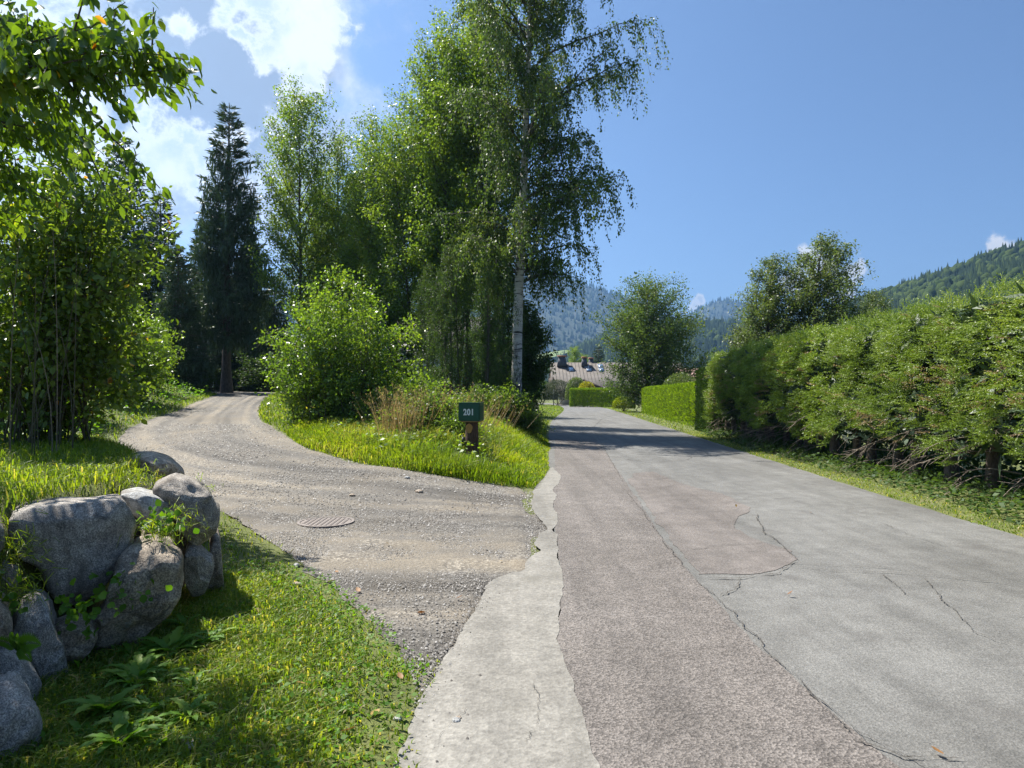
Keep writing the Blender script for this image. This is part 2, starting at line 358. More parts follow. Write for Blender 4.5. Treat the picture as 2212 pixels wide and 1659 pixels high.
def mat_birch():
    m, nt, b = newmat('birch_bark'); co = objco(nt, (2.2, 2.2, 13)); co2 = objco(nt, (3, 3, 1.1))
    n = ntex(nt, 1.0, 5, 0.65, co, 0.4); r = ramp(nt, [(0.37, (0.03, 0.026, 0.022)), (0.43, (0.40, 0.37, 0.33)), (0.7, (0.62, 0.59, 0.54))]); nt.links.new(n.outputs[0], r.inputs[0])
    n2 = ntex(nt, 1.0, 5, 0.7, co2, 0.5); r2 = ramp(nt, [(0.40, (0, 0, 0)), (0.47, (1, 1, 1))])
    # rough dark bark low on the trunk
    tc = N(nt, 'ShaderNodeTexCoord'); sx = N(nt, 'ShaderNodeSeparateXYZ'); nt.links.new(tc.outputs['Object'], sx.inputs[0])
    mr = N(nt, 'ShaderNodeMapRange'); nt.links.new(sx.outputs[2], mr.inputs[0]); mr.inputs[1].default_value = 0.0; mr.inputs[2].default_value = 4.5; mr.inputs[3].default_value = -0.16; mr.inputs[4].default_value = 0.12
    ad = N(nt, 'ShaderNodeMath', operation='ADD'); nt.links.new(n2.outputs[0], ad.inputs[0]); nt.links.new(mr.outputs[0], ad.inputs[1]); nt.links.new(ad.outputs[0], r2.inputs[0])
    nt.links.new(mixc(nt, r2.outputs[0], (0.045, 0.038, 0.034), r.outputs[0]), b.inputs['Base Color']); b.inputs['Roughness'].default_value = 0.75
    bump(nt, b, n2.outputs[0], 0.5, 0.03)
    return m
M['birch_bark'] = mat_birch()
M['leaf_birch'] = leafmat('leaf_birch', [(0.0, (0.0486, 0.0892, 0.0292)), (0.6, (0.0972, 0.1588, 0.0421)), (1.0, (0.1702, 0.2106, 0.0568))], 0.42, (1.4, 1.4, 0.5), 0.48, 0.30)
M['leaf_alder'] = leafmat('leaf_alder', [(0.0, (0.0716, 0.1320, 0.0264)), (0.6, (0.1413, 0.2356, 0.0415)), (1.0, (0.2451, 0.3205, 0.0565))], 0.50, (1.6, 1.5, 0.45), 0.40)
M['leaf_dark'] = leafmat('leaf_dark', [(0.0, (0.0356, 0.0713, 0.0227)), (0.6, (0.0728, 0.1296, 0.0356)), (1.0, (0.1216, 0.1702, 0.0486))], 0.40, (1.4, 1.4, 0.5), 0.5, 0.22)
M['leaf_bush'] = leafmat('leaf_bush', [(0.0, (0.0906, 0.1713, 0.0263)), (0.6, (0.1773, 0.2821, 0.0443)), (0.92, (0.2821, 0.3728, 0.0605)), (1.0, (0.4836, 0.4030, 0.0806))], 0.50, (1.6, 1.55, 0.4), 0.36, 0.6)
M['leaf_hazel'] = leafmat('leaf_hazel', [(0.0, (0.0741, 0.1326, 0.0312)), (0.6, (0.1463, 0.2242, 0.0429)), (0.94, (0.2438, 0.3023, 0.0585)), (0.97, (0.5850, 0.3900, 0.0585)), (1.0, (0.4290, 0.1365, 0.0390))], 0.50, (1.7, 1.6, 0.4), 0.34, 0.6)
M['leaf_cherry'] = leafmat('leaf_cherry', [(0.0, (0.0525, 0.1085, 0.0210)), (0.6, (0.1050, 0.1837, 0.0280)), (0.9, (0.1750, 0.2538, 0.0350)), (0.95, (0.6300, 0.3850, 0.0350)), (1.0, (0.4725, 0.1400, 0.0263))], 0.50, (1.9, 1.8, 0.35), 0.30, 0.6)
M['leaf_pale'] = leafmat('leaf_pale', [(0.0, (0.069, 0.1092, 0.0403)), (0.6, (0.1207, 0.1725, 0.0633)), (1.0, (0.1898, 0.2357, 0.0862))], 0.42, (1.4, 1.4, 0.55), 0.42)
M['leaf_yellow'] = leafmat('leaf_yellow', [(0.0, (0.2040, 0.2160, 0.0144)), (1.0, (0.5040, 0.4560, 0.0240))], 0.4, (1.3, 1.3, 0.5), 0.45)
M['leaf_lime'] = leafmat('leaf_lime', [(0.0, (0.1260, 0.1820, 0.0168)), (1.0, (0.3640, 0.4200, 0.0280))], 0.4, (1.4, 1.4, 0.5), 0.45)
M['leaf_grey'] = leafmat('leaf_grey', [(0.0, (0.055, 0.0715, 0.044)), (1.0, (0.132, 0.1485, 0.099))], 0.3, (1.2, 1.2, 0.7), 0.5)
M['hedge_leaf'] = leafmat('hedge_leaf', [(0.0, (0.1032, 0.1780, 0.0188)), (0.6, (0.1970, 0.3000, 0.0281)), (1.0, (0.3375, 0.4218, 0.0413))], 0.45, (1.5, 1.5, 0.4), 0.5, 0.3)
M['thuja_dark'] = leafmat('cypress_leaf', [(0.0, (0.024, 0.054, 0.0144)), (1.0, (0.066, 0.12, 0.0264))], 0.25, (1.3, 1.4, 0.5), 0.55, 0.3)
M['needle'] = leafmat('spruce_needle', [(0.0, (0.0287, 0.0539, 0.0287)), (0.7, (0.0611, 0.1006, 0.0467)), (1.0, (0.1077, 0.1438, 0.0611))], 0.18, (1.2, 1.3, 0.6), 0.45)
M['needle_hedge'] = leafmat('hedge_needle', [(0.0, (0.095, 0.150, 0.022)), (0.5, (0.205, 0.290, 0.038)), (0.80, (0.340, 0.400, 0.054)), (0.83, (0.24, 0.165, 0.09)), (1.0, (0.34, 0.245, 0.15))], 0.34, (1.35, 1.4, 0.5), 0.45)
M['grass'] = leafmat('grass_blade', [(0.0, (0.085, 0.150, 0.016)), (0.5, (0.175, 0.265, 0.024)), (0.86, (0.310, 0.370, 0.040)), (0.95, (0.44, 0.40, 0.13)), (1.0, (0.46, 0.38, 0.20))], 0.54, (1.45, 1.38, 0.40), 0.45, 0.35)
M['grass_wild'] = leafmat('wild_grass', [(0.0, (0.085, 0.150, 0.016)), (0.45, (0.170, 0.250, 0.030)), (0.70, (0.30, 0.32, 0.08)), (0.86, (0.42, 0.36, 0.16))], 0.5, (1.35, 1.3, 0.5), 0.5, 0.3)
M['grass_dry'] = leafmat('dry_grass', [(0.0, (0.20, 0.145, 0.07)), (1.0, (0.42, 0.33, 0.18))], 0.4, (1.3, 1.2, 0.8), 0.5)
M['weed'] = leafmat('weed_leaf', [(0.0, (0.0683, 0.1707, 0.0195)), (0.7, (0.1382, 0.2682, 0.0292)), (1.0, (0.2275, 0.3413, 0.0406))], 0.45, (1.5, 1.5, 0.35), 0.5, 0.25)
M['fallen'] = leafmat('fallen_leaf', [(0.0, (0.16, 0.065, 0.022)), (0.5, (0.30, 0.15, 0.05)), (1.0, (0.40, 0.28, 0.08))], 0.25, (1.2, 1.1, 0.6), 0.6)

# ================================================================== terrain
RL = np.array([(0.10, -40), (0.36, -6), (0.39, 3), (0.44, 6), (0.62, 12), (1.2, 22), (1.75, 33), (2.5, 43), (4.6, 62), (6.0, 78), (6.5, 95), (5.6, 108), (2.0, 119), (-6, 127), (-30, 140), (-80, 150)], float)
RR = np.array([(5.3, -40), (5.5, -6), (5.6, 3), (5.86, 8), (6.35, 16), (7.2, 27.5), (8.3, 43), (9.8, 62), (11.0, 80), (11.2, 97), (10.0, 114), (5.5, 126), (-3, 134), (-28, 146), (-78, 156)], float)
DL = np.array([(-0.42, 2.0), (-0.48, 3.1), (-0.54, 4.06), (-1.0, 5.0), (-1.68, 6.1), (-2.7, 7.6), (-4.0, 9.4), (-6.2, 11.5), (-7.8, 13.3), (-9.8, 17.3), (-10.3, 20.5), (-11.6, 25), (-13.1, 30), (-14.6, 34), (-17, 38), (-24, 44)], float)
DR = np.array([(0.50, 2.0), (0.50, 3.1), (0.5, 4.06), (0.5, 5), (0.5, 6.1), (0.52, 7.6), (0.55, 9.4), (0.58, 11.2), (0.45, 11.9), (-0.66, 12.0), (-1.49, 12.1), (-2.2, 12.32), (-3.07, 13.0), (-3.77, 13.7), (-4.5, 14.4), (-5.69, 16.7), (-6.91, 18.7), (-7.72, 20.7), (-9.4, 25.5), (-11.2, 32), (-11.8, 34.5), (-13.4, 38), (-20, 46)], float)
road_l = resample(RL, 260); road_r = resample(RR, 260)
def zd(y):
    t = np.asarray(y, float) - 9.0
    s = 0.5*(t + np.sqrt(t*t + 1.6))*0.084
    return 2.0*np.tanh(s/2.0*1.05)*np.interp(y, [60, 130], [1, 0.15])
def xl(y): return np.interp(y, RL[:10, 1], RL[:10, 0])
def xt(y):      # terrace edge behind the boulder wall / bank edge left of the driveway
    return np.interp(y, [-6, 2.5, 5.2, 6.5, 8.0, 9.4, 11.5, 13.3, 17.3, 20.5, 25, 30, 34, 38, 60], [-2.9, -2.9, -2.8, -3.3, -4.2, -5.3, -7.2, -8.6, -10.3, -10.8, -12.1, -13.6, -15.2, -18, -40])
def S(x, y):
    x = np.asarray(x, float); y = np.asarray(y, float)
    wd = np.interp(y, [10, 14, 36, 44, 90], [3.0, 2.8, 2.8, 14, 30])
    z = zd(y)*sst((xl(y) - x)/wd)
    isl = sst((xl(y) - x)/1.2)*sst((y - 12.2)/2.0)*np.interp(y, [12, 16, 30, 40], [0, 1, 1, 0])
    hl = np.interp(y, [-6, 6, 10, 14, 30, 60], [0.98, 0.98, 1.0, 0, 0, 0]) + np.interp(y, [10, 14, 30], [0, 1, 1])*(zd(y) + 0.40)
    w2 = np.interp(y, [7, 10, 14, 30], [0.28, 0.5, 1.5, 1.8])
    tl = sst((xt(y) - x)/w2)
    z = z + tl*(hl - z) + 0.10*tl*np.clip((xt(y) - x)/3, 0, 2)
    # right of the road: soft bank under the hedge
    xr = np.interp(y, RR[:9, 1], RR[:9, 0])
    z = z + 0.10*sst((x - xr - 0.4)/1.2)*np.interp(y, [28, 40], [1, 0.3])
    # low wayside roughness
    off = np.minimum(np.abs(x - xl(y)), 1.0)
    z = z + 0.035*fb2(x, y, 0.7, 3, 1)*np.clip((xl(y) - x)/1.5, 0, 1)
    vg = np.interp(y, DL[:, 1], DL[:, 0]) - x
    z = z + 0.05*sst(vg/0.5)*np.interp(y, [10, 12], [1, 0])*np.interp(y, [1, 2.5], [0, 1])*(1 - tl)
    return z + isl*0.10
def dr_x(y): return np.interp(y, DR[8:, 1], DR[8:, 0])
gravel_poly = np.vstack([resample(DL, 80), resample(DR, 80)[::-1]])
road_poly = np.vstack([road_l, road_r[::-1]])
PALE_L = [(-0.52, 1.0), (-0.52, 3.0), (-0.50, 3.6), (-0.42, 4.3), (-0.36, 4.7), (-0.27, 5.4), (-0.22, 5.85), (-0.12, 6.15), (0.00, 6.35), (0.10, 6.5), (0.16, 6.8), (0.22, 7.0), (0.30, 7.2), (0.24, 7.5), (0.30, 8.0), (0.42, 8.3), (0.38, 8.9), (0.30, 9.5), (0.28, 10.2), (0.34, 10.9), (0.36, 11.6), (0.42, 12.2), (0.62, 13.4), (0.85, 15.2)]
PALE_R = [(0.36, 1.0), (0.37, 3.0), (0.36, 3.8), (0.30, 4.6), (0.36, 5.2), (0.44, 5.9), (0.47, 6.4), (0.46, 7.0), (0.50, 7.5), (0.52, 8.0), (0.50, 8.3), (0.58, 8.6), (0.62, 9.2), (0.60, 10.2), (0.72, 11.0), (0.70, 11.8), (0.86, 12.6), (0.98, 13.6), (0.92, 15.4)]
pale_poly = np.array(PALE_L + PALE_R[::-1])
def on_hard(x, y):
    return in_poly(x, y, road_poly) | in_poly(x, y, gravel_poly) | in_poly(x, y, pale_poly)

def build_ground():
    def axis(lo, hi, step, a, b, g):
        c = list(np.arange(lo, hi + 1e-6, step)); s = step; v = lo
        left = []
        while v > a:
            s *= g; v -= s; left.append(v)
        s = step; v = c[-1]; right = []
        while v < b:
            s *= g; v += s; right.append(v)
        return np.array(left[::-1] + c + right)
    xs = axis(-14, 9, 0.22, -6000, 6000, 1.13); ys = axis(1, 34, 0.22, -3000, 7000, 1.10)
    X, Y = np.meshgrid(xs, ys)
    Z = S(X, Y)
    far = np.hypot(X, Y)
    Z = np.where(far > 160, Z*np.clip(1 - (far-160)/100, 0, 1), Z)
    Z = Z - 0.03*on_hard(X, Y) - np.clip((far-200)/300, 0, 1)*2.0
    nx, ny = len(xs), len(ys)
    i = (np.arange(ny-1)[:, None]*nx + np.arange(nx-1)[None, :]).ravel()
    F = np.stack([i, i+1, i+nx+1, i+nx], -1)
    o = obj('ground', mesh('ground', np.stack([X.ravel(), Y.ravel(), Z.ravel()], -1), F, M['ground'], True))
    tag(o, 'grassy ground sloping from the road up to the wooded bank', kind='structure')
build_ground()

def ladder(L, R, n, zoff, mat, name, parent=None, jit=0.0, seed=0, zf=None):
    L = np.asarray(L, float); R = np.asarray(R, float)
    t = np.linspace(0, 1, n)[None, :, None]
    P = L[:, None, :]*(1-t) + R[:, None, :]*t
    z = (zf or (lambda a, b: np.zeros_like(a)))(P[..., 0], P[..., 1]) + zoff
    if jit:
        z = z + jit*fb2(P[..., 0], P[..., 1], 1.7, 4, seed)
    V = np.concatenate([P, z[..., None]], -1).reshape(-1, 3)
    m = len(L); i = (np.arange(m-1)[:, None]*n + np.arange(n-1)[None, :]).ravel()
    return obj(name, mesh(name, V, np.stack([i, i+1, i+n+1, i+n], -1), mat, True), parent)
def rough_edge(P, amp, seed, n=400, sc=3.0):
    P = resample(P, n, False); T = nrm(np.gradient(P, axis=0)); Nn = np.stack([-T[:, 1], T[:, 0]], -1)
    d = fbm(np.stack([P[:, 0]*sc, P[:, 1]*sc, np.full(n, seed*3.3)], -1), 5, 0.6)
    fade = np.clip(P[:, 1]/8, 0.5, 2)
    return P + Nn*(d*amp)[:, None]*1.0
road = ladder(rough_edge(road_l, 0.06, 1, 1200, 1.5), rough_edge(road_r, 0.10, 2, 1200, 1.2), 10, 0.0, M['road'], 'road')
tag(road, 'cracked grey asphalt road curving away between hedges and trees', kind='structure')
drive = ladder(rough_edge(resample(DL, 400), 0.16, 9, 400, 2.2), rough_edge(resample(DR, 400), 0.10, 10, 400, 2.2), 40, 0.0, M['gravel'], 'driveway', None, 0.02, 4, lambda x, y: S(x, y) + 0.002 - 0.035*sst((x - np.interp(y, [0, 3, 4.3, 5.4, 5.9, 6.3], [-0.60, -0.60, -0.50, -0.35, -0.28, 0.1]))/0.12))
def drive_tracks():
    me = drive.data; n = 40; m = len(me.vertices)//n; co = np.empty(len(me.vertices)*3, np.float32); me.vertices.foreach_get('co', co); co = co.reshape(m, n, 3)
    mid = co[:, n//2, :2]; sl = np.concatenate([[0], np.cumsum(np.linalg.norm(np.diff(mid, axis=0), axis=1))]); wd = np.linalg.norm(co[:, -1] - co[:, 0], axis=1)
    t = np.linspace(0, 1, n)[None, :]*np.ones((m, 1)); ss = sl[:, None]*np.ones((1, n)); tr = fbm(np.stack([t*15 + 0.25*np.sin(ss*0.35), ss*0.12, np.full_like(t, 3.3)], -1), 4, 0.6)
    rad_ = np.hypot(co[..., 0] - 0.5, co[..., 1] - 22.0); an_ = np.arctan2(co[..., 0] - 0.5, 22.0 - co[..., 1])
    tr2 = fbm(np.stack([rad_*2.3 + 0.3*np.sin(an_*3), an_*1.6, np.full_like(t, 7.7)], -1), 4, 0.6); wb = sst((co[..., 1] - 13.5)/5.0)
    tr = tr*wb + tr2*(1 - wb)
    at = me.attributes.new('track', 'FLOAT', 'POINT'); at.data.foreach_set('value', (tr*0.5 + 0.5).astype(np.float32).ravel())
    co[..., 2] += 0.016*tr*np.clip(np.minimum(t, 1-t)*8, 0, 1); me.vertices.foreach_set('co', co.astype(np.float32).ravel()); me.update()
drive_tracks()
tag(drive, 'grey gravel driveway climbing from the road to the dark spruces', kind='structure')

def polysheet(name, poly, z, mat, parent, amp=0.03, seed=0, sc=4.0, n=300):
    P = rough_edge(np.vstack([poly, poly[:1]]), amp, seed, n, sc)[:-1]
    bm = bmesh.new(); vs = [bm.verts.new((p[0], p[1], z)) for p in P]
    f = bm.faces.new(vs)
    if f.normal.z < 0: f.normal_flip()
    bmesh.ops.triangulate(bm, faces=[f])
    me = bpy.data.meshes.new(name); bm.to_mesh(me); bm.free(); me.materials.append(mat)
    return obj(name, me, parent)
pl = polysheet('pale_edge_strip', pale_poly, 0.0085, M['concrete'], road, 0.042, 5, 4.0, 1200); tag(pl, 'pale worn concrete strip along the road edge')
red_band_l = [(0.36, 1.0), (0.36, 3), (0.30, 4.6), (0.44, 6), (0.52, 8), (0.64, 11), (0.72, 12), (1.0, 16), (1.25, 20), (1.6, 25)]
red_band_r = [(1.90, 1.0), (1.70, 3.0), (1.60, 4.5), (1.63, 6.1), (1.75, 8.2), (1.92, 10.2), (2.3, 15), (2.7, 20), (3.05, 25)]
rb = ladder(rough_edge(red_band_l, 0.03, 7, 240), rough_edge(red_band_r, 0.05, 8, 240, 4), 6, 0.005, M['road_red'], 'reddish_band', road); tag(rb, 'coarse reddish asphalt band down the near lane')
rp = polysheet('reddish_patch', [(1.70, 6.25), (2.15, 6.25), (2.5, 6.45), (2.85, 6.85), (2.95, 7.2), (2.72, 7.9), (2.75, 8.4), (3.05, 9.2), (3.45, 9.9), (3.5, 11.2), (3.1, 12.6), (3.0, 14.5), (2.55, 14.2), (2.2, 13.0), (2.0, 10.2), (1.82, 8.2)], 0.0045, M['road_red2'], road, 0.09, 3, 2.5)
tag(rp, 'smooth reddish repair patch in the middle of the road')
# dark seam and cracks: thin dirt-filled gaps, each its own piece
def crack(P, w, seed, n=150, amp=0.05):
    w = w*0.45; Q = rough_edge(rough_edge(np.array(P, float), amp, seed, n, 5.0), 0.018, seed+50, n, 30.0); T = nrm(np.gradient(Q, axis=0)); Nn = np.stack([-T[:, 1], T[:, 0]], -1)
    ww = w*(0.55 + 0.75*np.clip(fbm(np.stack([Q[:, 0]*9, Q[:, 1]*9, np.full(n, seed)], -1), 3)*1.6 + 0.3, -0.6, 1.4))
    ww = ww*np.clip(np.minimum(np.arange(n), n-1-np.arange(n))/14.0, 0.1, 1)
    V = np.concatenate([Q - Nn*ww[:, None], Q + Nn*ww[:, None]]); V = np.concatenate([V, np.full((2*n, 1), 0.0145)], 1)
    i = np.arange(n-1); obj('crack', mesh('crack', V, np.stack([i, i+1, n+i+1, n+i], -1), M['crack']), road)
def gp(px, py):
    d = pix(px, py, 1.0); t = CAM_H/(CAM_H - d[2]); return (d[0]*t, t)
for k, (pts, w) in enumerate([
    ([(1910, 1640), (1740, 1490), (1640, 1390), (1545, 1290), (1500, 1250)], 0.008), ([(1500, 1250), (1440, 1180), (1390, 1110), (1350, 1060)], 0.008), ([(1350, 1050), (1300, 960), (1280, 925)], 0.012),
    ([(1480, 1190), (1560, 1180), (1640, 1175), (1690, 1165)], 0.010), ([(1500, 1252), (1600, 1252), (1680, 1240), (1725, 1212)], 0.016), ([(1725, 1212), (1690, 1180), (1650, 1150), (1632, 1110)], 0.013),
    ([(1605, 1245), (1590, 1275), (1555, 1290)], 0.012), ([(1700, 1225), (1800, 1235), (1950, 1240), (2100, 1255), (2212, 1268)], 0.010), ([(1690, 1218), (1780, 1222), (1900, 1228), (2000, 1238)], 0.008),
    ([(1900, 1240), (1930, 1262), (1960, 1290)], 0.008), ([(1740, 1490), (1790, 1540), (1840, 1590)], 0.007), ([(1840, 1600), (1950, 1640), (2080, 1645)], 0.010),
    ([(1850, 1580), (1930, 1625), (2000, 1660)], 0.007), ([(1900, 1130), (1960, 1155), (2050, 1185)], 0.006), ([(1150, 1480), (1170, 1520), (1165, 1560), (1140, 1610)], 0.005), ([(940, 1620), (960, 1580), (1010, 1530)], 0.005),
    ([(1310, 985), (1400, 1000), (1480, 995), (1500, 985)], 0.016), ([(1560, 1090), (1620, 1075), (1660, 1068)], 0.007),
    ([(1990, 1245), (2040, 1300), (2110, 1370), (2190, 1400)], 0.009), ([(1280, 925), (1300, 905), (1330, 895)], 0.02), ([(1340, 920), (1420, 922), (1470, 930)], 0.02)]):
    crack([gp(*p) for p in pts], w, k+20)

# ================================================================== leaf and tree builders
def leaf_quads(P, A, Nn, L, W, fold=0.25):
    A = nrm(A); side = nrm(np.cross(A, Nn)); Nn = np.cross(side, A)
    L = np.asarray(L)[:, None]; W = np.asarray(W)[:, None]
    mid = P + A*L*0.42
    V = np.stack([P, mid + side*W*0.5 + Nn*W*fold, P + A*L, mid - side*W*0.5 + Nn*W*fold], 1)
    n = len(P); F = np.arange(4*n).reshape(n, 4)
    return V.reshape(-1, 3), F
def leaf_near(P, A, Nn, L, W, bend=0.25):
    A = nrm(A); side = nrm(np.cross(A, Nn)); Nn = np.cross(side, A)
    n = len(P); L = np.asarray(L)[:, None]; W = np.asarray(W)[:, None]
    st = [(0.0, 0.0), (0.28, 0.42), (0.58, 0.5), (0.82, 0.27), (1.0, 0.0)]
    rows = []
    for s, w in st:
        c = P + A*L*s - Nn*L*bend*s*s
        if w == 0: rows.append([c])
        else: rows.append([c + side*W*w + Nn*W*0.13, c, c - side*W*w + Nn*W*0.13])
    V = np.stack([v for r in rows for v in r], 1)          # 1+3+3+3+1 = 11
    f4 = np.array([[1, 4, 5, 2], [2, 5, 6, 3], [4, 7, 8, 5], [5, 8, 9, 6]]); f3 = np.array([[0, 1, 2], [0, 2, 3], [7, 10, 8], [8, 10, 9]])
    o = (np.arange(n)*11)[:, None, None]
    return V.reshape(-1, 3), (f3[None] + o).reshape(-1, 3), (f4[None] + o).reshape(-1, 4)
def leaf_mid(P, A, Nn, L, W, bend=0.2):
    A = nrm(A); side = nrm(np.cross(A, Nn)); Nn = np.cross(side, A); n = len(P); L = np.asarray(L)[:, None]; W = np.asarray(W)[:, None]
    m1 = P + A*L*0.28 - Nn*L*bend*0.08; m2 = P + A*L*0.68 - Nn*L*bend*0.46; u_ = Nn*W*0.12; tip = P + A*L - Nn*L*bend
    V = np.stack([P, m1 + side*W*0.45 + u_, m2 + side*W*0.42 + u_, tip, m2 - side*W*0.42 + u_, m1 - side*W*0.45 + u_], 1).reshape(-1, 3)
    return V, (np.array([[0, 1, 2, 3], [0, 3, 4, 5]])[None] + (np.arange(n)*6)[:, None, None]).reshape(-1, 4)
def runit(r, n):
    v = r.normal(size=(n, 3)); return nrm(v)
def poly_sample(TW, idx, s):
    m = TW.shape[1]-1; f = np.clip(s, 0, 0.9999)*m; i = f.astype(int); f = (f - i)[:, None]
    return TW[idx, i]*(1-f) + TW[idx, i+1]*f, nrm(TW[idx, i+1] - TW[idx, i])
def make_leaves(r, TW, n, size, jit, hang, mat, name, near=False, up=0.5, patch=1.0, srange=(0.1, 1.0), aspect=0.6, dry=0.0, mid=False):
    ln = np.linalg.norm(np.diff(TW, axis=1), axis=2).sum(1); pr = ln/ln.sum()
    idx = r.choice(len(TW), n, p=pr); s = r.uniform(srange[0], srange[1], n)
    P, T = poly_sample(TW, idx, s)
    P = P + r.normal(size=(n, 3))*jit
    A = nrm(T*0.6 + runit(r, n)*0.9 + np.array([0, 0, -hang]))
    Nn = nrm(runit(r, n)*0.9 + np.array([0, 0, up]))
    L = size*r.uniform(0.6, 1.25, n); W = L*aspect*r.uniform(0.8, 1.15, n)
    col = np.clip(0.5 + 0.30*fbm(P*patch, 2)/0.6 + r.normal(0, 0.16, n), 0, 0.91)
    if dry: col = np.where(r.random(n) < dry, r.uniform(0.92, 1.0, n), col)
    if near:
        V, F3, F4 = leaf_near(P, A, Nn, L, W, 0.22)
        return mesh(name, V, [F3, F4], mat, False, {'rnd': np.concatenate([np.repeat(col, 4), np.repeat(col, 4)])})
    if mid:
        V, F = leaf_mid(P, A, Nn, L, W); return mesh(name, V, F, mat, False, {'rnd': np.repeat(col, 2)})
    V, F = leaf_quads(P, A, Nn, L, W)
    return mesh(name, V, F, mat, False, {'rnd': col})
def bez(a, b, c, n):
    t = np.linspace(0, 1, n)[:, None]; return (1-t)**2*a + 2*t*(1-t)*b + t*t*c

def grow(r, h, r0, cb, prof, nb, n2=7, l2=0.38, up=(0.2, 0.9), droop=0.0, lean=(0.0, 0.0), weep=0.0, stems=1, wander=0.02, bias=(0, 0), stem_spread=0.5, lmin=0.65, l2min=0.25):
    """skeleton of a broadleaf tree: trunk tubes and the list of twigs"""
    mb = MB(); lb = MB(); TW = []
    for s in range(stems):
        hh = h*(1.0 if s == 0 else r.uniform(0.7, 0.97)); T = 14; t = np.linspace(0, 1, T)
        off = np.array([0, 0.0]) if s == 0 else r.normal(size=2)*stem_spread*0.35
        dv = np.array(lean) + (0 if s == 0 else r.normal(size=2)*stem_spread/hh*1.2)
        w = np.cumsum(r.normal(size=(T, 2))*wander*hh/T*3, 0); w[0] = 0
        tp = np.stack([off[0] + dv[0]*hh*t**1.2 + w[:, 0], off[1] + dv[1]*hh*t**1.2 + w[:, 1], -0.15 + hh*t], -1)
        tr = r0*(1.0 if s == 0 else r.uniform(0.6, 0.9))*((1-t)**0.85*0.95 + 0.04) + 0.35*r0*np.exp(-t*hh*2.5)
        mb.tube(tp, tr, 9 if r0 > 0.1 else 6)
        n_b = int(nb/stems*(1.6 if s == 0 and stems > 1 else 1))
        for i in range(n_b):
            tt = cb + (0.99 - cb)*((i + r.random())/n_b); az = i*2.39996 + r.normal()*0.5
            st = np.array([np.interp(tt, t, tp[:, k]) for k in range(3)]); rr = np.interp(tt, t, tr)
            L = prof(tt)*r.uniform(lmin, 1.12)/(1.0 if stems == 1 else stems**0.25)
            u = up[0] + (up[1]-up[0])*tt + r.normal()*0.12
            d = np.array([cos(az) + bias[0], sin(az) + bias[1], u]); q = np.linspace(0, 1, 6)[:, None]
            bp = st + d*L*q + np.array([0, 0, -1.0])*droop*L*q*q + np.cumsum(r.normal(size=(6, 3))*L*0.02, 0)*(q > 0)
            lb.tube(bp, np.maximum(min(0.5*rr, 0.014*L+0.006)*(1-q[:, 0]*0.85), 0.005), 4)
            m2 = max(3, int(n2*(0.5 + L/3.0)))
            for j in range(m2):
                sj = 0.18 + 0.82*(j + r.random())/m2
                p0 = np.array([np.interp(sj, q[:, 0], bp[:, k]) for k in range(3)])
                l = max(l2min, l2*L*(1.15 - 0.6*sj)*r.uniform(0.6, 1.2))
                d2 = nrm(nrm(d)*0.55 + runit(r, 1)[0]*0.75 + np.array([0, 0, 0.15]))
                if weep > 0:
                    l = weep*r.uniform(0.5, 1.25)*(0.55 + 0.45*sj)
                    e1 = p0 + d2*0.35*l; e2 = p0 + d2*0.45*l - np.array([0, 0, l])
                    tw = bez(p0, e1, e2, 5)
                else:
                    tw = bez(p0, p0 + d2*l*0.5 + np.array([0, 0, 0.06*l]), p0 + d2*l - np.array([0, 0, droop*0.3*l]), 5)
                TW.append(tw)
                if l > 0.3: lb.tube(tw[::2], [0.008, 0.006, 0.003], 3)
        TW.append(resample(tp[-4:], 5, False))
    mb.limbs = lb; return mb, np.array(TW)

def place_tree(name, label, cat, mb, lm, bark, loc, rz=0, group=None, sc=1.0, crown='crown', limbs=None, limb_mat=None):
    t = thing(name, label, cat, loc, group); t.rotation_euler = (0, 0, rz); t.scale = (sc, sc, sc)
    trunk = mb if isinstance(mb, bpy.types.Mesh) else mb.me('trunk', bark, True)
    tr = obj('trunk', trunk, t); obj(crown, lm, t)
    if limbs is not None: obj('limbs', limbs, t)
    elif hasattr(mb, 'limbs'): obj('limbs', mb.limbs.me('limbs', limb_mat or bark, True), t)
    return t
def dup(root, label, loc, rz, sc=(1, 1, 1), group=None):
    c = root.copy(); COL.objects.link(c); c.location = loc; c.rotation_euler = (0, 0, rz); c.scale = sc; c['label'] = label
    if group: c['group'] = group
    for ch in root.children:
        d = ch.copy(); COL.objects.link(d); d.parent = c
    return c
def gz(x, y): return float(S(np.array(x), np.array(y)))
def base(px, d): # ground point under picture column px at depth d
    p = pix(px, 800, d); return (float(p[0]), d, gz(p[0], d))
def height_to(py, d, z0): return float(pix(1106, py, d)[2] - z0)

# ================================================================== hills, mountains and their forest
def mat_hill(name, a, b_, c):
    m, nt, b = newmat(name); co = objco(nt)
    n = ntex(nt, 0.012, 8, 0.7, co); r = ramp(nt, [(0.35, a), (0.55, b_), (0.72, c)]); nt.links.new(n.outputs[0], r.inputs[0])
    nt.links.new(r.outputs[0], b.inputs['Base Color']); b.inputs['Roughness'].default_value = 0.95; bump(nt, b, n.outputs[0], 1.0, 20.0)
    return m
M['hill'] = mat_hill('hill_forest_floor', (0.020, 0.034, 0.016), (0.036, 0.056, 0.022), (0.060, 0.085, 0.03))
M['mount'] = mat_hill('mountain_slope', (0.022, 0.034, 0.018), (0.040, 0.055, 0.026), (0.11, 0.105, 0.09))
M['conifer_far'] = leafmat('far_conifer', [(0.0, (0.010, 0.018, 0.010)), (0.7, (0.018, 0.030, 0.015)), (1.0, (0.036, 0.054, 0.018))], 0.0, (1, 1, 1), 0.9, 0.03)
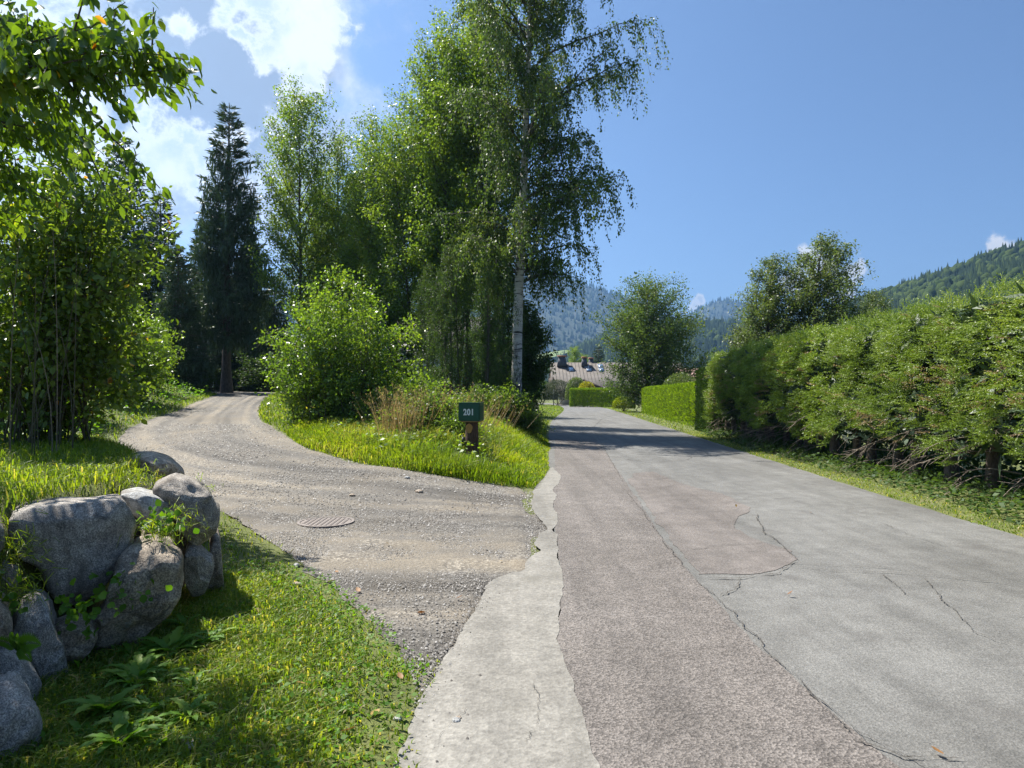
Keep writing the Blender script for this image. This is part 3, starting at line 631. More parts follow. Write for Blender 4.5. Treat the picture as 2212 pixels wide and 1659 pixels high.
M['broad_far'] = leafmat('far_broadleaf', [(0.0, (0.024, 0.042, 0.013)), (1.0, (0.060, 0.082, 0.022))], 0.0, (1, 1, 1), 0.9, 0.03)
def ridge(name, prof, D, D0, Dback, mat, label, seed, rough, ntree, th, tname, tlabel, tmix=0.15, na=150, nr=46, th_ridge=0.8):
    """hill with the given skyline at distance D; its foot lies at D0 towards the camera, the back falls off to Dback"""
    prof = np.array(prof, float); az = np.array([math.atan2(*pix(p[0], 800, 1.0)[:2]) for p in prof])
    zt = np.array([pix(p[0], p[1], D)[2] for p in prof])
    rt = np.array([np.hypot(*pix(p[0], 800, D)[:2]) for p in prof])
    A = np.linspace(az[0], az[-1], na); ZT = np.interp(A, az, zt) - th*th_ridge
    rr = np.linspace(0, 1.45, nr)
    def surf(a, q):
        top = np.interp(a, A, ZT); R = D0 + (D - D0)*np.minimum(q, 1) + (Dback - D)*np.clip((q-1)/0.45, 0, 1)
        R = R/np.cos(a)
        h = np.where(q <= 1, sst(q*0.5)*2*1.0*np.power(np.clip(q, 0, 1), 0.35), 1 - 0.75*sst((q-1)/0.45))
        h = np.where(q <= 1, np.power(np.clip(q, 1e-4, 1), 1.15), h)
        x = np.sin(a)*R; y = np.cos(a)*R
        gul = fbm(np.stack([x/(D*0.13), y/(D*0.13), np.full_like(x, seed*5.1)], -1), 5, 0.55)
        z = -6 + (top + 6)*h + rough*gul*np.clip(q*2, 0, 1)*np.clip(np.abs(1-q)*4, 0.05, 1)
        return np.stack([x, y, z], -1)
    aa, qq = np.meshgrid(A, rr)
    V = surf(aa, qq).reshape(-1, 3); i = (np.arange(nr-1)[:, None]*na + np.arange(na-1)[None, :]).ravel()
    o = obj(name, mesh(name, V, np.stack([i, i+1, i+na+1, i+na], -1), mat, True)); tag(o, label, kind='structure')
    if ntree:
        r = np.random.default_rng(seed)
        a = r.uniform(A[0], A[-1], ntree); q = np.clip(np.where(r.random(ntree) < 0.16, r.normal(1.0, 0.02, ntree), r.uniform(0.10, 1.0, ntree)**0.8), 0.05, 1.04)
        P = surf(a, q)
        H = th*r.uniform(0.55, 1.25, ntree)
        br = (fbm(P/(D*0.06), 3) + r.normal(0, 0.25, ntree)) > (0.55 - tmix*2)
        k = 6; an = np.arange(k)*2*pi/k
        for sel, nm, mt, lab in ((~br, tname, M['conifer_far'], tlabel), (br, 'broadleaf_forest', M['broad_far'], 'paler broadleaf trees among the conifers of the ' + label.split(' ', 1)[1][:40])):
            p = P[sel]; hh = H[sel]; n = len(p)
            if n < 10: continue
            if mt is M['conifer_far']:
                w = hh*0.19
                ring = p[:, None, :] + np.stack([np.cos(an)[None]*w[:, None]*r.uniform(0.7, 1.3, (n, k)), np.sin(an)[None]*w[:, None]*r.uniform(0.7, 1.3, (n, k)), np.zeros((n, k))], -1)
                tip = p + np.stack([np.zeros(n), np.zeros(n), hh], -1)
                VV = np.concatenate([ring, tip[:, None]], 1); f = np.stack([np.arange(k), (np.arange(k)+1) % k, np.full(k, k)], -1)
            else:
                w = hh*0.34; lev = [(0.1, 0.6), (0.45, 1.0), (0.8, 0.65)]
                rings = [p[:, None, :] + np.stack([np.cos(an)[None]*(w*s)[:, None]*r.uniform(0.75, 1.25, (n, k)), np.sin(an)[None]*(w*s)[:, None]*r.uniform(0.75, 1.25, (n, k)), (hh*z)[:, None]*0.75*r.uniform(0.9, 1.1, (n, k))], -1) for z, s in lev]
                tip = p + np.stack([np.zeros(n), np.zeros(n), hh*0.75], -1)
                VV = np.concatenate(rings + [tip[:, None]], 1); f = []
                for l in range(2):
                    for j in range(k):
                        a0, a1 = l*k+j, l*k+(j+1) % k; f += [[a0, a1, a1+k], [a0, a1+k, a0+k]]
                for j in range(k): f.append([2*k+j, 2*k+(j+1) % k, 3*k])
                f = np.array(f)
            F = (f[None] + (np.arange(n)*VV.shape[1])[:, None, None]).reshape(-1, 3)
            col = np.repeat(np.clip(r.normal(0.5, 0.22, n), 0, 1), len(f))
            t = obj(nm, mesh(nm, VV.reshape(-1, 3), F, mt, False, {'rnd': col})); tag(t, lab, kind='stuff')
ridge('mountain', [(-700, 760), (-200, 700), (300, 640), (700, 575), (900, 550), (1050, 545), (1130, 553), (1180, 572), (1230, 591), (1300, 618), (1370, 640), (1440, 680), (1520, 720), (1700, 770)], 3000, 1500, 4200, M['mount'],
      'tall blue hazy mountain rising behind the chalet', 3, 60, 9000, 22, 'mountain_forest', 'dark conifers covering the tall hazy mountain', 0.05, 200, 70)
ridge('far_mountain', [(1380, 760), (1450, 715), (1490, 672), (1520, 655), (1555, 641), (1600, 645), (1660, 668), (1760, 715), (1900, 770)], 3600, 2600, 4600, M['mount'],
      'small rounded blue mountain seen between the trees', 5, 25, 1800, 22, 'far_mountain_forest', 'dark conifers on the small rounded mountain', 0.0, 90, 40)
ridge('wooded_ridge', [(1060, 812), (1180, 775), (1250, 744), (1320, 714), (1400, 694), (1500, 688), (1600, 686), (1700, 700), (1820, 730), (1950, 770)], 1250, 620, 1700, M['hill'],
      'dark blue wooded ridge behind the chalet roof', 8, 12, 4200, 20, 'ridge_forest', 'dark conifers covering the wooded ridge', 0.08, 120, 46)
ridge('right_hill', [(1640, 775), (1740, 715), (1830, 650), (1950, 612), (2050, 578), (2150, 540), (2212, 519), (2500, 430), (2900, 330), (3400, 320)], 820, 230, 1250, M['hill'],
      'steep green wooded hillside above the spruce hedge', 11, 10, 7500, 17, 'hillside_forest', 'dense conifers covering the steep hillside', 0.26, 140, 60)
def meadow():
    p = np.array([pix(1120, 772, 1150), pix(1240, 752, 1250), pix(1215, 768, 1120), pix(1150, 778, 1090)]); p[:, 2] += 0
    m = plain('meadow_grass', (0.16, 0.22, 0.06), 0.9, 0.2, 0.02)
    q = resample(np.vstack([p, p[:1]]), 25)[:-1]; c = q.mean(0) + np.array([0, 0, 1.0]); k = len(q)
    o = obj('meadow', mesh('meadow', np.vstack([q, c[None]]), np.stack([np.arange(k), (np.arange(k)+1) % k, np.full(k, k)], -1), m)); tag(o, 'pale green meadow at the foot of the mountain', kind='structure')
meadow()

# ================================================================== conifers
def make_spruce(seed, h, R, ncard, cb=0.12, curtains=0.6, card=(0.30, 0.055)):
    r = np.random.default_rng(seed); mb = MB(); T = 12; t = np.linspace(0, 1, T)
    tp = np.stack([r.normal(size=T)*0.03, r.normal(size=T)*0.03, -0.2 + (h+0.2)*t], -1); tp[:, :2] = np.cumsum(tp[:, :2], 0)*0.5
    r0 = h*0.0155; mb.tube(tp, r0*(1-t)**0.9 + 0.01 + 0.5*r0*np.exp(-t*h*1.8), 9)
    BR = []; wts = []
    z = cb*h
    while z < h*0.985:
        tt = z/h; nb = 6 if tt < 0.8 else 5
        for k in range(nb):
            az = k*2*pi/nb + r.random()*1.5 + z*2.1
            L = R*(1 - tt)**0.80*r.uniform(0.62, 1.15)*(min(1, 0.55 + 2.2*(tt-cb)) if tt < 0.4 else 1) + 0.15
            q = np.linspace(0, 1, 6)
            dz = L*((0.35 if tt > 0.75 else -0.12 if tt > 0.4 else -0.32)*q + (0.20 if tt < 0.75 else -0.02)*q**3)
            p = np.stack([np.interp(z, tp[:, 2], tp[:, 0]) + np.cos(az)*L*q, np.interp(z, tp[:, 2], tp[:, 1]) + np.sin(az)*L*q, z + dz + r.normal()*0.08], -1)
            mb.tube(p[[0, 2, 5]], [0.03*(1-tt)+0.008, 0.015, 0.005], 3); BR.append(p); wts.append(L*L + 0.15)
        z += h*0.021*r.uniform(0.8, 1.2)*(1.25 - 0.6*tt)
    BR = np.array(BR); wts = np.array(wts)/sum(wts)
    idx = r.choice(len(BR), ncard, p=wts); s = r.uniform(0.08, 1, ncard)**0.75
    P, Td = poly_sample(BR, idx, s); L0 = np.linalg.norm(BR[idx, -1] - BR[idx, 0], axis=1)
    side = nrm(np.cross(Td, np.array([0, 0, 1.0]))); sg = r.choice([-1, 1], ncard)[:, None]
    reach = (L0*0.28*(1.1 - s)*r.random(ncard))[:, None]
    hang = (r.random(ncard) < curtains) & (BR[idx, 0, 2] < h*0.8)
    drop = np.where(hang, r.random(ncard)**1.2*0.75*np.minimum(L0/2, 1), 0.04)[:, None]
    P = P + side*sg*reach + Td*reach*0.5 - np.array([0, 0, 1.0])*drop
    A = np.where(hang[:, None], nrm(np.array([0, 0, -1.0]) + 0.35*runit(r, ncard)), nrm(Td*0.7 + side*sg*0.6 + 0.35*runit(r, ncard)))
    L = card[0]*r.uniform(0.6, 1.3, ncard); V, F = leaf_quads(P, A, runit(r, ncard) + np.array([0, 0, 0.6]), L, card[1]*r.uniform(0.7, 1.4, ncard), 0.1)
    col = np.clip(0.45 + 0.3*s*r.random(ncard) + r.normal(0, 0.14, ncard), 0, 1)
    return mb.me('trunk', M['bark_spruce'], True), mesh('crown', V, F, M['needle'], False, {'rnd': col})
b0 = base(491, 36)
sp_t, sp_c = make_spruce(101, height_to(222, 36, b0[2]), 3.15, 27000, 0.20, 0.65, (0.34, 0.055))
spruce = place_tree('spruce_tree', 'tall dark spruce with bare lower trunk standing at the driveway crest', 'spruce tree', sp_t, sp_c, None, b0, 0, 'spruces at the top of the driveway')
sp2_t, sp2_c = make_spruce(102, 12.0, 2.9, 18000, 0.02, 0.5, (0.36, 0.075))
first = True
for px, d, top, lab in [(262, 40, 292, 'dark spruce whose tip shows just above the hazel bush'), (345, 43, 410, 'dark spruce half hidden between the hazel bush and the tall spruce'), (385, 33, 530, 'low dark spruce left of the tall spruce trunk'),
                        (440, 46, 470, 'dark spruce directly behind and left of the tall spruce'), (540, 47, 500, 'dark spruce behind and right of the tall spruce'), (590, 44, 600, 'low dark spruce behind the left end of the big sunlit bush'), (500, 52, 560, 'dark spruce filling the gap behind the tall spruce trunk'), (130, 46, 330, 'dark spruce hidden behind the leaves of the hazel bush')]:
    b = base(px, d); h = height_to(top, d, b[2]); s = h/12.0
    w = s*(1.15 if h < 8 else 0.95)
    if first:
        t = place_tree('spruce_tree', lab, 'spruce tree', sp2_t, sp2_c, None, b, px, 'spruces at the top of the driveway'); t.scale = (w, w, s); proto_sp = t; first = False
    else: dup(proto_sp, lab, b, px*1.3, (w, w, s))

# ================================================================== birch by the road and the grove behind it
def prof_birch(t): return 4.0*np.interp(t, [0.12, 0.3, 0.55, 0.8, 1.0], [0.55, 0.95, 1.0, 0.75, 0.15])
r = np.random.default_rng(11)
bb = base(1112, 25.5)
H = 23.0
mb, TW = grow(r, H, 0.215, 0.22, prof_birch, 130, n2=14, up=(0.60, 1.1), droop=0.48, lean=(0.030, 0.0), weep=1.9, wander=0.006, bias=(0.10, -0.05), lmin=0.22)
lm = make_leaves(r, TW, 104000, 0.104, 0.075, 0.7, M['leaf_birch'], 'crown', up=0.0, patch=0.8, aspect=0.66)
birch = place_tree('birch_tree', 'tall white-barked weeping birch leaning over the road bank', 'birch tree', mb, lm, M['birch_bark'], bb, limb_mat=M['bark'])

def prof_alder(t): return 2.5*np.interp(t, [0.1, 0.35, 0.6, 0.85, 1.0], [0.55, 0.95, 1.0, 0.7, 0.2])
grove = []
for sd_, stems in ((21, 2), (22, 3), (23, 1), (24, 2)):
    r = np.random.default_rng(sd_)
    mb, TW = grow(r, 15.0, 0.12, 0.22, prof_alder, 60 + 14*stems, n2=9, up=(0.6, 1.5), droop=0.10, stems=stems, wander=0.012, l2=0.42)
    lm = make_leaves(r, TW, 28000, 0.122, 0.17, 0.25, M['leaf_alder'], 'crown', up=0.4, patch=0.6, aspect=0.68)
    grove.append((mb.me('trunk', M['bark'], True), lm, mb.limbs.me('limbs', M['bark'], True)))
G = 'slender trees of the grove between driveway and road'
protos = [None]*4
for k, (px, d, top, var, lab) in enumerate([
    (645, 35, 205, 2, 'slender pale green tree with airy top right of the tall spruce'), (735, 36, 300, 0, 'slim grove tree just right of the airy topped tree'), (800, 33, 252, 1, 'many-stemmed grove tree with a rounded top against blue sky'),
    (855, 35, 262, 3, 'grove tree whose crown fills the gap behind the many-stemmed tree'), (905, 31, 172, 0, 'leafy grove tree at the foot of the stepped skyline'), (960, 30, 80, 2, 'tall grove tree halfway up the stepped skyline'),
    (1005, 31, -10, 1, 'tall multi-stemmed grove tree reaching the top of the picture'), (1055, 29, 20, 3, 'tall grove tree standing close behind the birch'), (690, 40, 360, 1, 'shorter grove tree behind the big sunlit bush'), (770, 40, 380, 3, 'shorter grove tree with thin stems showing behind the bush'),
    (960, 38, 200, 0, 'grove tree at the back of the wood behind the mailbox')]):
    b = base(px, d); h = height_to(top, d, b[2]); s = h/15.0
    w = s*(0.92 if h > 14 else 1.0)
    if protos[var] is None:
        t = place_tree('grove_tree', lab, 'tree', grove[var][0], grove[var][1], None, b, k*1.3, G, limbs=grove[var][2]); t.scale = (w, w, s); protos[var] = t
    else: dup(protos[var], lab, b, k*1.3, (w, w, s))
# dark leafy understorey trees on the bank, in the shade of the birch
r = np.random.default_rng(31)
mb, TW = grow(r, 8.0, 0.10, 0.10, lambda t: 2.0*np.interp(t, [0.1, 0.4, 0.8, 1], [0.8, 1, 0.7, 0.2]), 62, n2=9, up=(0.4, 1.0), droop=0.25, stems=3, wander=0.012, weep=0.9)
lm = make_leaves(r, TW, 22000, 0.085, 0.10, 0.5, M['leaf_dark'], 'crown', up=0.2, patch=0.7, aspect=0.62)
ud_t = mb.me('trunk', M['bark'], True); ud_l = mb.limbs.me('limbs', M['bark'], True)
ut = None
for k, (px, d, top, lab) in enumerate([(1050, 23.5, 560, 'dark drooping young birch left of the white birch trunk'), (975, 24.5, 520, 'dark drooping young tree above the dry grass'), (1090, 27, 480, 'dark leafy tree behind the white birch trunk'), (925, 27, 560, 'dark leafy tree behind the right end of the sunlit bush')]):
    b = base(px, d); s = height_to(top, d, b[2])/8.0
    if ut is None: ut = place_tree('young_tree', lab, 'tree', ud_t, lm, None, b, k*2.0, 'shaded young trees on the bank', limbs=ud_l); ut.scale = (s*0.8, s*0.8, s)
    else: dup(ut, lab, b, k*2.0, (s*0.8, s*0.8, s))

# ================================================================== shrubs
def shrub(r, base_r, cen, rad, nst, ntw, twl, rs=0.016, floor=0.15, arch=0.75, lowest=0.25):
    mb = MB(); TW = []
    cen = np.array(cen, float); rad = np.array(rad, float)
    for i in range(nst):
        tg = cen + rad*runit(r, 1)[0]*r.uniform(0.55, 1.0)
        tg[2] = max(tg[2], floor)
        a = r.random()*2*pi; st = np.array([cos(a), sin(a), 0])*base_r*math.sqrt(r.random()); st[2] = -0.1
        ct = st*0.5 + tg*0.35; ct[2] = max(tg[2]*arch, 0.3)
        p = bez(st, ct, tg, 7) + np.cumsum(r.normal(size=(7, 3))*0.02, 0)
        mb.tube(p, rs*(1 - 0.8*np.linspace(0, 1, 7)), 4)
        L = np.linalg.norm(tg - st)
        for j in range(ntw):
            s = lowest + (1-lowest)*(j + r.random())/ntw; q = np.array([np.interp(s, np.linspace(0, 1, 7), p[:, k]) for k in range(3)])
            d = nrm(runit(r, 1)[0] + np.array([0, 0, 0.25]) + 0.4*nrm(tg - st)); l = twl*r.uniform(0.5, 1.3)
            TW.append(bez(q, q + d*l*0.5 + np.array([0, 0, 0.1*l]), q + d*l - np.array([0, 0, 0.15*l]), 5))
            mb.tube(TW[-1][::2], [0.006, 0.004, 0.002], 3)
        TW.append(resample(p[-3:], 5, False))
    return mb, np.array(TW)
# big sunlit bush on the island
r = np.random.default_rng(41); b = base(735, 17.9)
mb, TW = shrub(r, 1.2, (0.0, 0.2, 1.85), (2.2, 1.7, 2.15), 105, 15, 0.58, 0.014, 0.12, 0.7, 0.18)
lm = make_leaves(r, TW, 38000, 0.085, 0.08, 0.1, M['leaf_bush'], 'crown', up=0.5, patch=0.9, aspect=0.62, dry=0.01)
place_tree('willow_bush', 'big sunlit bush with glossy green leaves between driveway and mailbox', 'bush', mb, lm, M['stem'], b, crown='foliage')
# lower brambles round it
r = np.random.default_rng(42)
mb, TW = shrub(r, 1.2, (0, 0, 0.42), (1.7, 1.0, 0.62), 70, 9, 0.38, 0.007, 0.05)
lm = make_leaves(r, TW, 9500, 0.075, 0.09, 0.2, M['leaf_alder'], 'foliage', up=0.6, patch=1.5, aspect=0.7)
br = place_tree('bramble_bush', 'low bramble at the right foot of the big sunlit bush', 'bush', mb, lm, M['stem'], base(880, 16.6), crown='foliage', group='brambles on the bank')
for px, d, rz, s, lab in [(925, 16.2, 1.2, 0.8, 'low bramble behind the dry grass tuft'), (975, 15.8, 2.4, 0.62, 'low bramble just left of the mailbox'), (1060, 22.0, 0.4, 1.0, 'low bramble on the bank behind the mailbox'), (1128, 23.2, 2.2, 0.75, 'low bramble at the foot of the white birch'), (840, 19.5, 0.9, 1.3, 'taller bramble behind the dry grass')]:
    dup(br, lab, base(px, d), rz, (s, s, s))
# leafy maple shrub right of the birch trunk
r = np.random.default_rng(43); b = base(1132, 28.5)
mb, TW = shrub(r, 0.4, (0.20, 0, 3.0), (0.95, 1.0, 2.3), 36, 12, 0.5)
lm = make_leaves(r, TW, 15000, 0.10, 0.08, 0.3, M['leaf_dark'], 'foliage', up=0.5, patch=0.9, aspect=0.8)
place_tree('maple_shrub', 'tall dark green shrub right of the white birch trunk', 'shrub', mb, lm, M['stem'], b, crown='foliage')
# hazel on the terrace at the left edge
r = np.random.default_rng(44); b = base(85, 8.2)
mb, TW = shrub(r, 0.55, (-0.15, 0.1, 2.0), (1.75, 1.2, 2.0), 60, 15, 0.50, 0.011, 0.5, 0.8, 0.30)
lm = make_leaves(r, TW, 19000, 0.080, 0.08, 0.35, M['leaf_hazel'], 'foliage', mid=True, up=0.5, patch=1.0, aspect=0.68, dry=0.008)
place_tree('hazel_bush', 'large hazel bush with backlit leaves on the terrace above the boulders', 'bush', mb, lm, M['stem'], b, crown='foliage')
r = np.random.default_rng(45); b = (-10.9, 13.8, gz(-10.9, 13.8))
mb, TW = shrub(r, 0.8, (0, 0, 2.3), (1.7, 1.9, 2.3), 70, 12, 0.55)
lm = make_leaves(r, TW, 22000, 0.085, 0.08, 0.2, M['leaf_hazel'], 'foliage', up=0.5, patch=0.8, aspect=0.65)
hz = place_tree('hazel_bush', 'shaded bush behind the hazel on the left bank of the driveway', 'bush', mb, lm, M['stem'], b, crown='foliage')
r = np.random.default_rng(46); b = (-12.9, 22.5, gz(-12.9, 22.5))
mb, TW = shrub(r, 0.9, (0, 0, 2.0), (1.9, 2.2, 2.0), 80, 12, 0.6)
lm = make_leaves(r, TW, 24000, 0.095, 0.09, 0.1, M['leaf_bush'], 'foliage', up=0.5, patch=0.8, aspect=0.6)
wb = place_tree('willow_bush', 'rounded bright green bush on the left bank below the dark spruces', 'bush', mb, lm, M['stem'], b, crown='foliage')
dup(wb, 'smaller green bush at the left side of the driveway crest', (-14.6, 27.0, gz(-14.6, 27.0)), 2.0, (0.7, 0.7, 0.75))
dup(hz, 'bush filling the gap between the hazel and the rounded bright bush', (-12.2, 18.0, gz(-12.2, 18)), 1.0, (0.85, 0.85, 0.85))
dup(hz, 'dense bush behind the hazel at the left picture edge', (-9.6, 10.4, gz(-9.6, 10.4)), 2.7, (0.75, 0.75, 0.6))

dup(hz, 'bush far left on the terrace beyond the hazel', (-13.6, 8.6, gz(-13.6, 8.6)), 3.3, (0.9, 0.9, 0.8)); dup(hz, 'bush on the left bank well behind the hazel', (-14.4, 13.2, gz(-14.4, 13.2)), 4.4, (0.9, 0.9, 0.9))
# cherry whose branches hang into the upper left corner
def cherry():
    r = np.random.default_rng(51); root = np.array([-5.3, 4.3, gz(-5.3, 4.3)]); mb = MB(); TW = []
    tp = resample(np.array([[0, 0, -0.2], [0.1, 0.0, 1.0], [0.2, -0.05, 2.0], [0.35, 0.0, 3.2]]), 10); mb.tube(tp, np.linspace(0.13, 0.07, 10), 9)
    tips = [(372, 118, 4.1), (372, 165, 4.0), (285, 40, 3.9), (325, 190, 4.0), (235, 270, 4.2), (215, 110, 4.2), (150, 40, 3.9), (230, 190, 4.2), (180, 320, 4.3), (110, 150, 4.0), (60, 60, 3.9), (20, 220, 4.0), (120, 270, 4.4), (50, 340, 4.3),
            (200, 5, 3.9), (-40, 120, 4.2), (-60, 300, 4.4), (-80, -40, 3.9), (20, 420, 4.6), (110, 400, 4.7), (-120, 200, 3.7), (-200, 60, 4.0), (-60, 420, 4.0), (160, 230, 3.8), (70, 190, 4.6), (260, 130, 4.0)]
    tips = [(a_, b_, c_*0.86 + (1.15 if a_ < 130 else 0.85 if a_ < 200 else 0.0)) for a_, b_, c_ in tips] + [(60, 315, 5.4), (0, 250, 5.5), (-40, 350, 5.4), (100, 430, 5.5), (-70, 200, 5.5), (40, 460, 5.6), (140, 360, 5.3)]
    for k, (px, py, d) in enumerate(tips):
        e = pix(px, py, d) - root; s0 = tp[4 + k % 6]
        c = s0*0.45 + e*0.55; c[2] = max(s0[2], e[2]) + r.uniform(-0.1, 0.35)
        p = bez(s0, c, e, 9) + np.cumsum(r.normal(size=(9, 3))*0.03, 0); mb.tube(p, np.linspace(0.022, 0.003, 9), 5)
        for j in range(8):
            s = 0.35 + 0.65*(j + r.random())/8; q = np.array([np.interp(s, np.linspace(0, 1, 9), p[:, m]) for m in range(3)])
            dd = nrm(nrm(e - s0)*0.7 + runit(r, 1)[0]*0.7 + np.array([0, 0, 0.1])); l = r.uniform(0.16, 0.42)
            TW.append(bez(q, q + dd*l*0.5, q + dd*l - np.array([0, 0, 0.12*l]), 5)); mb.tube(TW[-1][::2], [0.006, 0.004, 0.0025], 4)
        TW.append(resample(p[-4:], 5, False))
    lm = make_leaves(r, np.array(TW), 9500, 0.078, 0.035, 1.05, M['leaf_cherry'], 'crown', near=True, up=0.15, patch=1.5, aspect=0.46, dry=0.008)
    place_tree('cherry_tree', 'cherry tree branches with long drooping leaves hanging from the upper left', 'cherry tree', mb, lm, M['bark'], tuple(root))
cherry()

# bare canes on the terrace
def canes():
    r = np.random.default_rng(61); b = base(95, 7.0); t = thing('cane_clump', 'clump of thin bare brown canes at the foot of the hazel bush', 'canes', b)
    for i in range(11):
        a = r.normal(size=2)*0.25; e = np.array([a[0] + r.normal()*0.28, a[1] + r.normal()*0.25, r.uniform(1.2, 2.3)])
        mb = MB(); mb.tube(bez(np.array([a[0], a[1], -0.05]), np.array([a[0]*1.1, a[1]*1.1, e[2]*0.6]), e, 7), np.linspace(0.006, 0.002, 7), 5)
        obj('cane', mb.me('cane', M['dead'] if i % 3 == 0 else M['stem'], True), t)
canes()

# ================================================================== spruce hedge on the right
def hedge_x(y): return np.interp(y, [-4, 8, 16, 27.5, 32], [7.15, 7.35, 7.65, 8.5, 8.85])      # line of the trunks
def hedge_top(y): return 3.08 + 0.06*fb2(y, y*0, 0.35, 2, 3)
def spruce_hedge():
    r = np.random.default_rng(71)
    t = thing('spruce_hedge', 'tall rough spruce hedge with brown gaps and bare lower trunks beside the road', 'hedge', (0, 0, 0))
    ys = np.arange(2.5, 27.5, 0.95)
    for k, y in enumerate(ys):
        mb = MB(); y0 = y + r.normal()*0.12; x0 = float(hedge_x(y0)) + 0.25 + r.normal()*0.08; z0 = gz(x0, y0); T = np.linspace(0, 1, 7)
        p = np.stack([x0 + r.normal()*0.06*T, y0 + r.normal()*0.08*T, z0 - 0.1 + 3.0*T], -1); mb.tube(p, (0.085 + r.random()*0.035)*(1 - 0.7*T) + 0.04*np.exp(-T*14), 8)
        obj('trunk', mb.me('trunk', M['bark_spruce'], True), t)
    # live sprays: each a small fan of needle-set shoots
    def lump(y, z): return 0.28*fb2(y, z, 0.75, 3, 5) + 0.22*fb2(y, z, 2.2, 2, 6)
    K = 1500; n = 12500
    yc = 2.0 + (27.6-2.0)*r.random(K)**1.3; fc = r.random(K) < 0.80; htc = hedge_top(yc)
    zc = np.where(fc, 0.5 + (htc-0.55)*r.random(K)**0.8, htc + 0.06*r.normal(size=K)); oc = np.abs(r.normal(size=K))*0.13 - 0.04; xo = r.random(K)
    dc = np.where(fc[:, None], np.array([-1.0, -0.10, 0.05]), np.array([-0.35, -0.10, 1.1])) + runit(r, K)*0.45
    ci = r.integers(0, K, n); f = fc[ci]
    y = yc[ci] + r.normal(size=n)*0.13; z = zc[ci] + r.normal(size=n)*np.where(f, 0.09, 0.05); off = r.normal(size=n)
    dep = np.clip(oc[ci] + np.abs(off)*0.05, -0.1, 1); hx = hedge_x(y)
    bulge = 0.72 + 0.10*np.sin(np.clip(z/3.1, 0, 1)*pi) - 0.35*np.clip((z-2.7)/0.5, 0, 1)
    x = np.where(f, hx - bulge - lump(yc[ci], zc[ci]) + dep, hx - 0.60 + 1.3*xo[ci] + r.normal(size=n)*0.12)
    hole = (fb2(y, z*1.3, 0.85, 3, 9) + 0.25*fb2(y, z, 3, 2, 4)); low = np.clip((1.35 - z)/0.9, 0, 1)
    keep = ~(f & ((hole > 0.34) & (z < 2.3) | (hole > 0.44) & (z < 2.8) | (hole > 0.62 - 1.0*low) & (z < 1.5))) & (z > 0.3)
    y, z, x, f, hole, dep, ci = y[keep], z[keep], x[keep], f[keep], hole[keep], dep[keep], ci[keep]; n = len(y)
    z = z + np.array(S(x, y))*0.5
    D = nrm(dc[ci]) + runit(r, n)*0.42
    D[:, 2] -= np.where(f & (z < 1.4), 0.12, 0)
    D = nrm(D); Nn = nrm(np.array([-0.25, 0, 1.0]) + runit(r, n)*0.5); side = nrm(np.cross(D, Nn)); Nn = np.cross(side, D)
    C = np.stack([x, y, z], -1) - D*0.14
    shoots = [(0.0, 0.0, 0.0, 0.24), (0.05, 0.012, 0.75, 0.15), (0.05, -0.012, -0.75, 0.15), (0.11, 0.012, 0.70, 0.12), (0.11, -0.012, -0.70, 0.12), (0.16, 0.01, 0.6, 0.08)]
    P = []; A = []; LL = []; CI = []
    for s, o, an, L in shoots:
        P.append(C + D*s + side*o); A.append(nrm(D*cos(an) + side*sin(an) + runit(r, n)*0.18)); LL.append(np.full(n, L)*r.uniform(0.8, 1.25, n)); CI.append(np.arange(n))
    P = np.concatenate(P); A = np.concatenate(A); LL = np.concatenate(LL); CI = np.concatenate(CI); NN = Nn[CI]
    dry_c = (hole > 0.24) & (z < 2.2) & (r.random(n) < 0.45) & f | (f & (r.random(n) < 0.03))
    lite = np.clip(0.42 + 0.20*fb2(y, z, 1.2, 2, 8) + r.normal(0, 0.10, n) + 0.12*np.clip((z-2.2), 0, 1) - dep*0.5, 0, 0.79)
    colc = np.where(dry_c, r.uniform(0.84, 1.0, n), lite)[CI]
    dist = y[CI]
    # needles: thin triangles set round each shoot
    VV = []; CC = []
    for near, nn in ((True, 8), (False, 5)):
        sel = (dist < 15) if near else (dist >= 15)
        p, a, l, nm, c = P[sel], nrm(A[sel]), LL[sel], NN[sel], colc[sel]; m = len(p)
        e1 = nrm(np.cross(a, nm)); e2 = np.cross(e1, a)
        for q in range(nn):
            s = (q + r.random(m))/nn; th = r.random(m)*2*pi
            rad = np.cos(th)[:, None]*e1*1.0 + np.sin(th)[:, None]*e2*0.7
            w = (0.0062 if near else 0.0110); nl = (0.027 if near else 0.038)*r.uniform(0.8, 1.2, m)
            b_ = p + a*(l*s)[:, None]; dirn = nrm(rad + a*0.9); sd2 = nrm(np.cross(dirn, a))
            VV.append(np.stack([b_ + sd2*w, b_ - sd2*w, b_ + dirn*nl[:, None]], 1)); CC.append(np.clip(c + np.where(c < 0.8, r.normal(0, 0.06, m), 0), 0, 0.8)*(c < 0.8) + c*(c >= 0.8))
    VV = np.concatenate(VV); CC = np.concatenate(CC)
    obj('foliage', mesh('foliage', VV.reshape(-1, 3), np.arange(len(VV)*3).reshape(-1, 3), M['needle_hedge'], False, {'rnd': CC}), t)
    # inner mass: filler twigs behind the live sprays, coloured dark for the hedge's inner shade
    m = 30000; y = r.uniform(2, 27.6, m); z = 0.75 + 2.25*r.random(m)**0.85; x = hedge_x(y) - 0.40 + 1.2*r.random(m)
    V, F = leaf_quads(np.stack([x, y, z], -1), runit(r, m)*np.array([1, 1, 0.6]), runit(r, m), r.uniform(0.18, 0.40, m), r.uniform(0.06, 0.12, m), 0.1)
    obj('inner_twigs', mesh('inner_twigs', V, F, M['needle'], False, {'rnd': r.random(m)}), t)
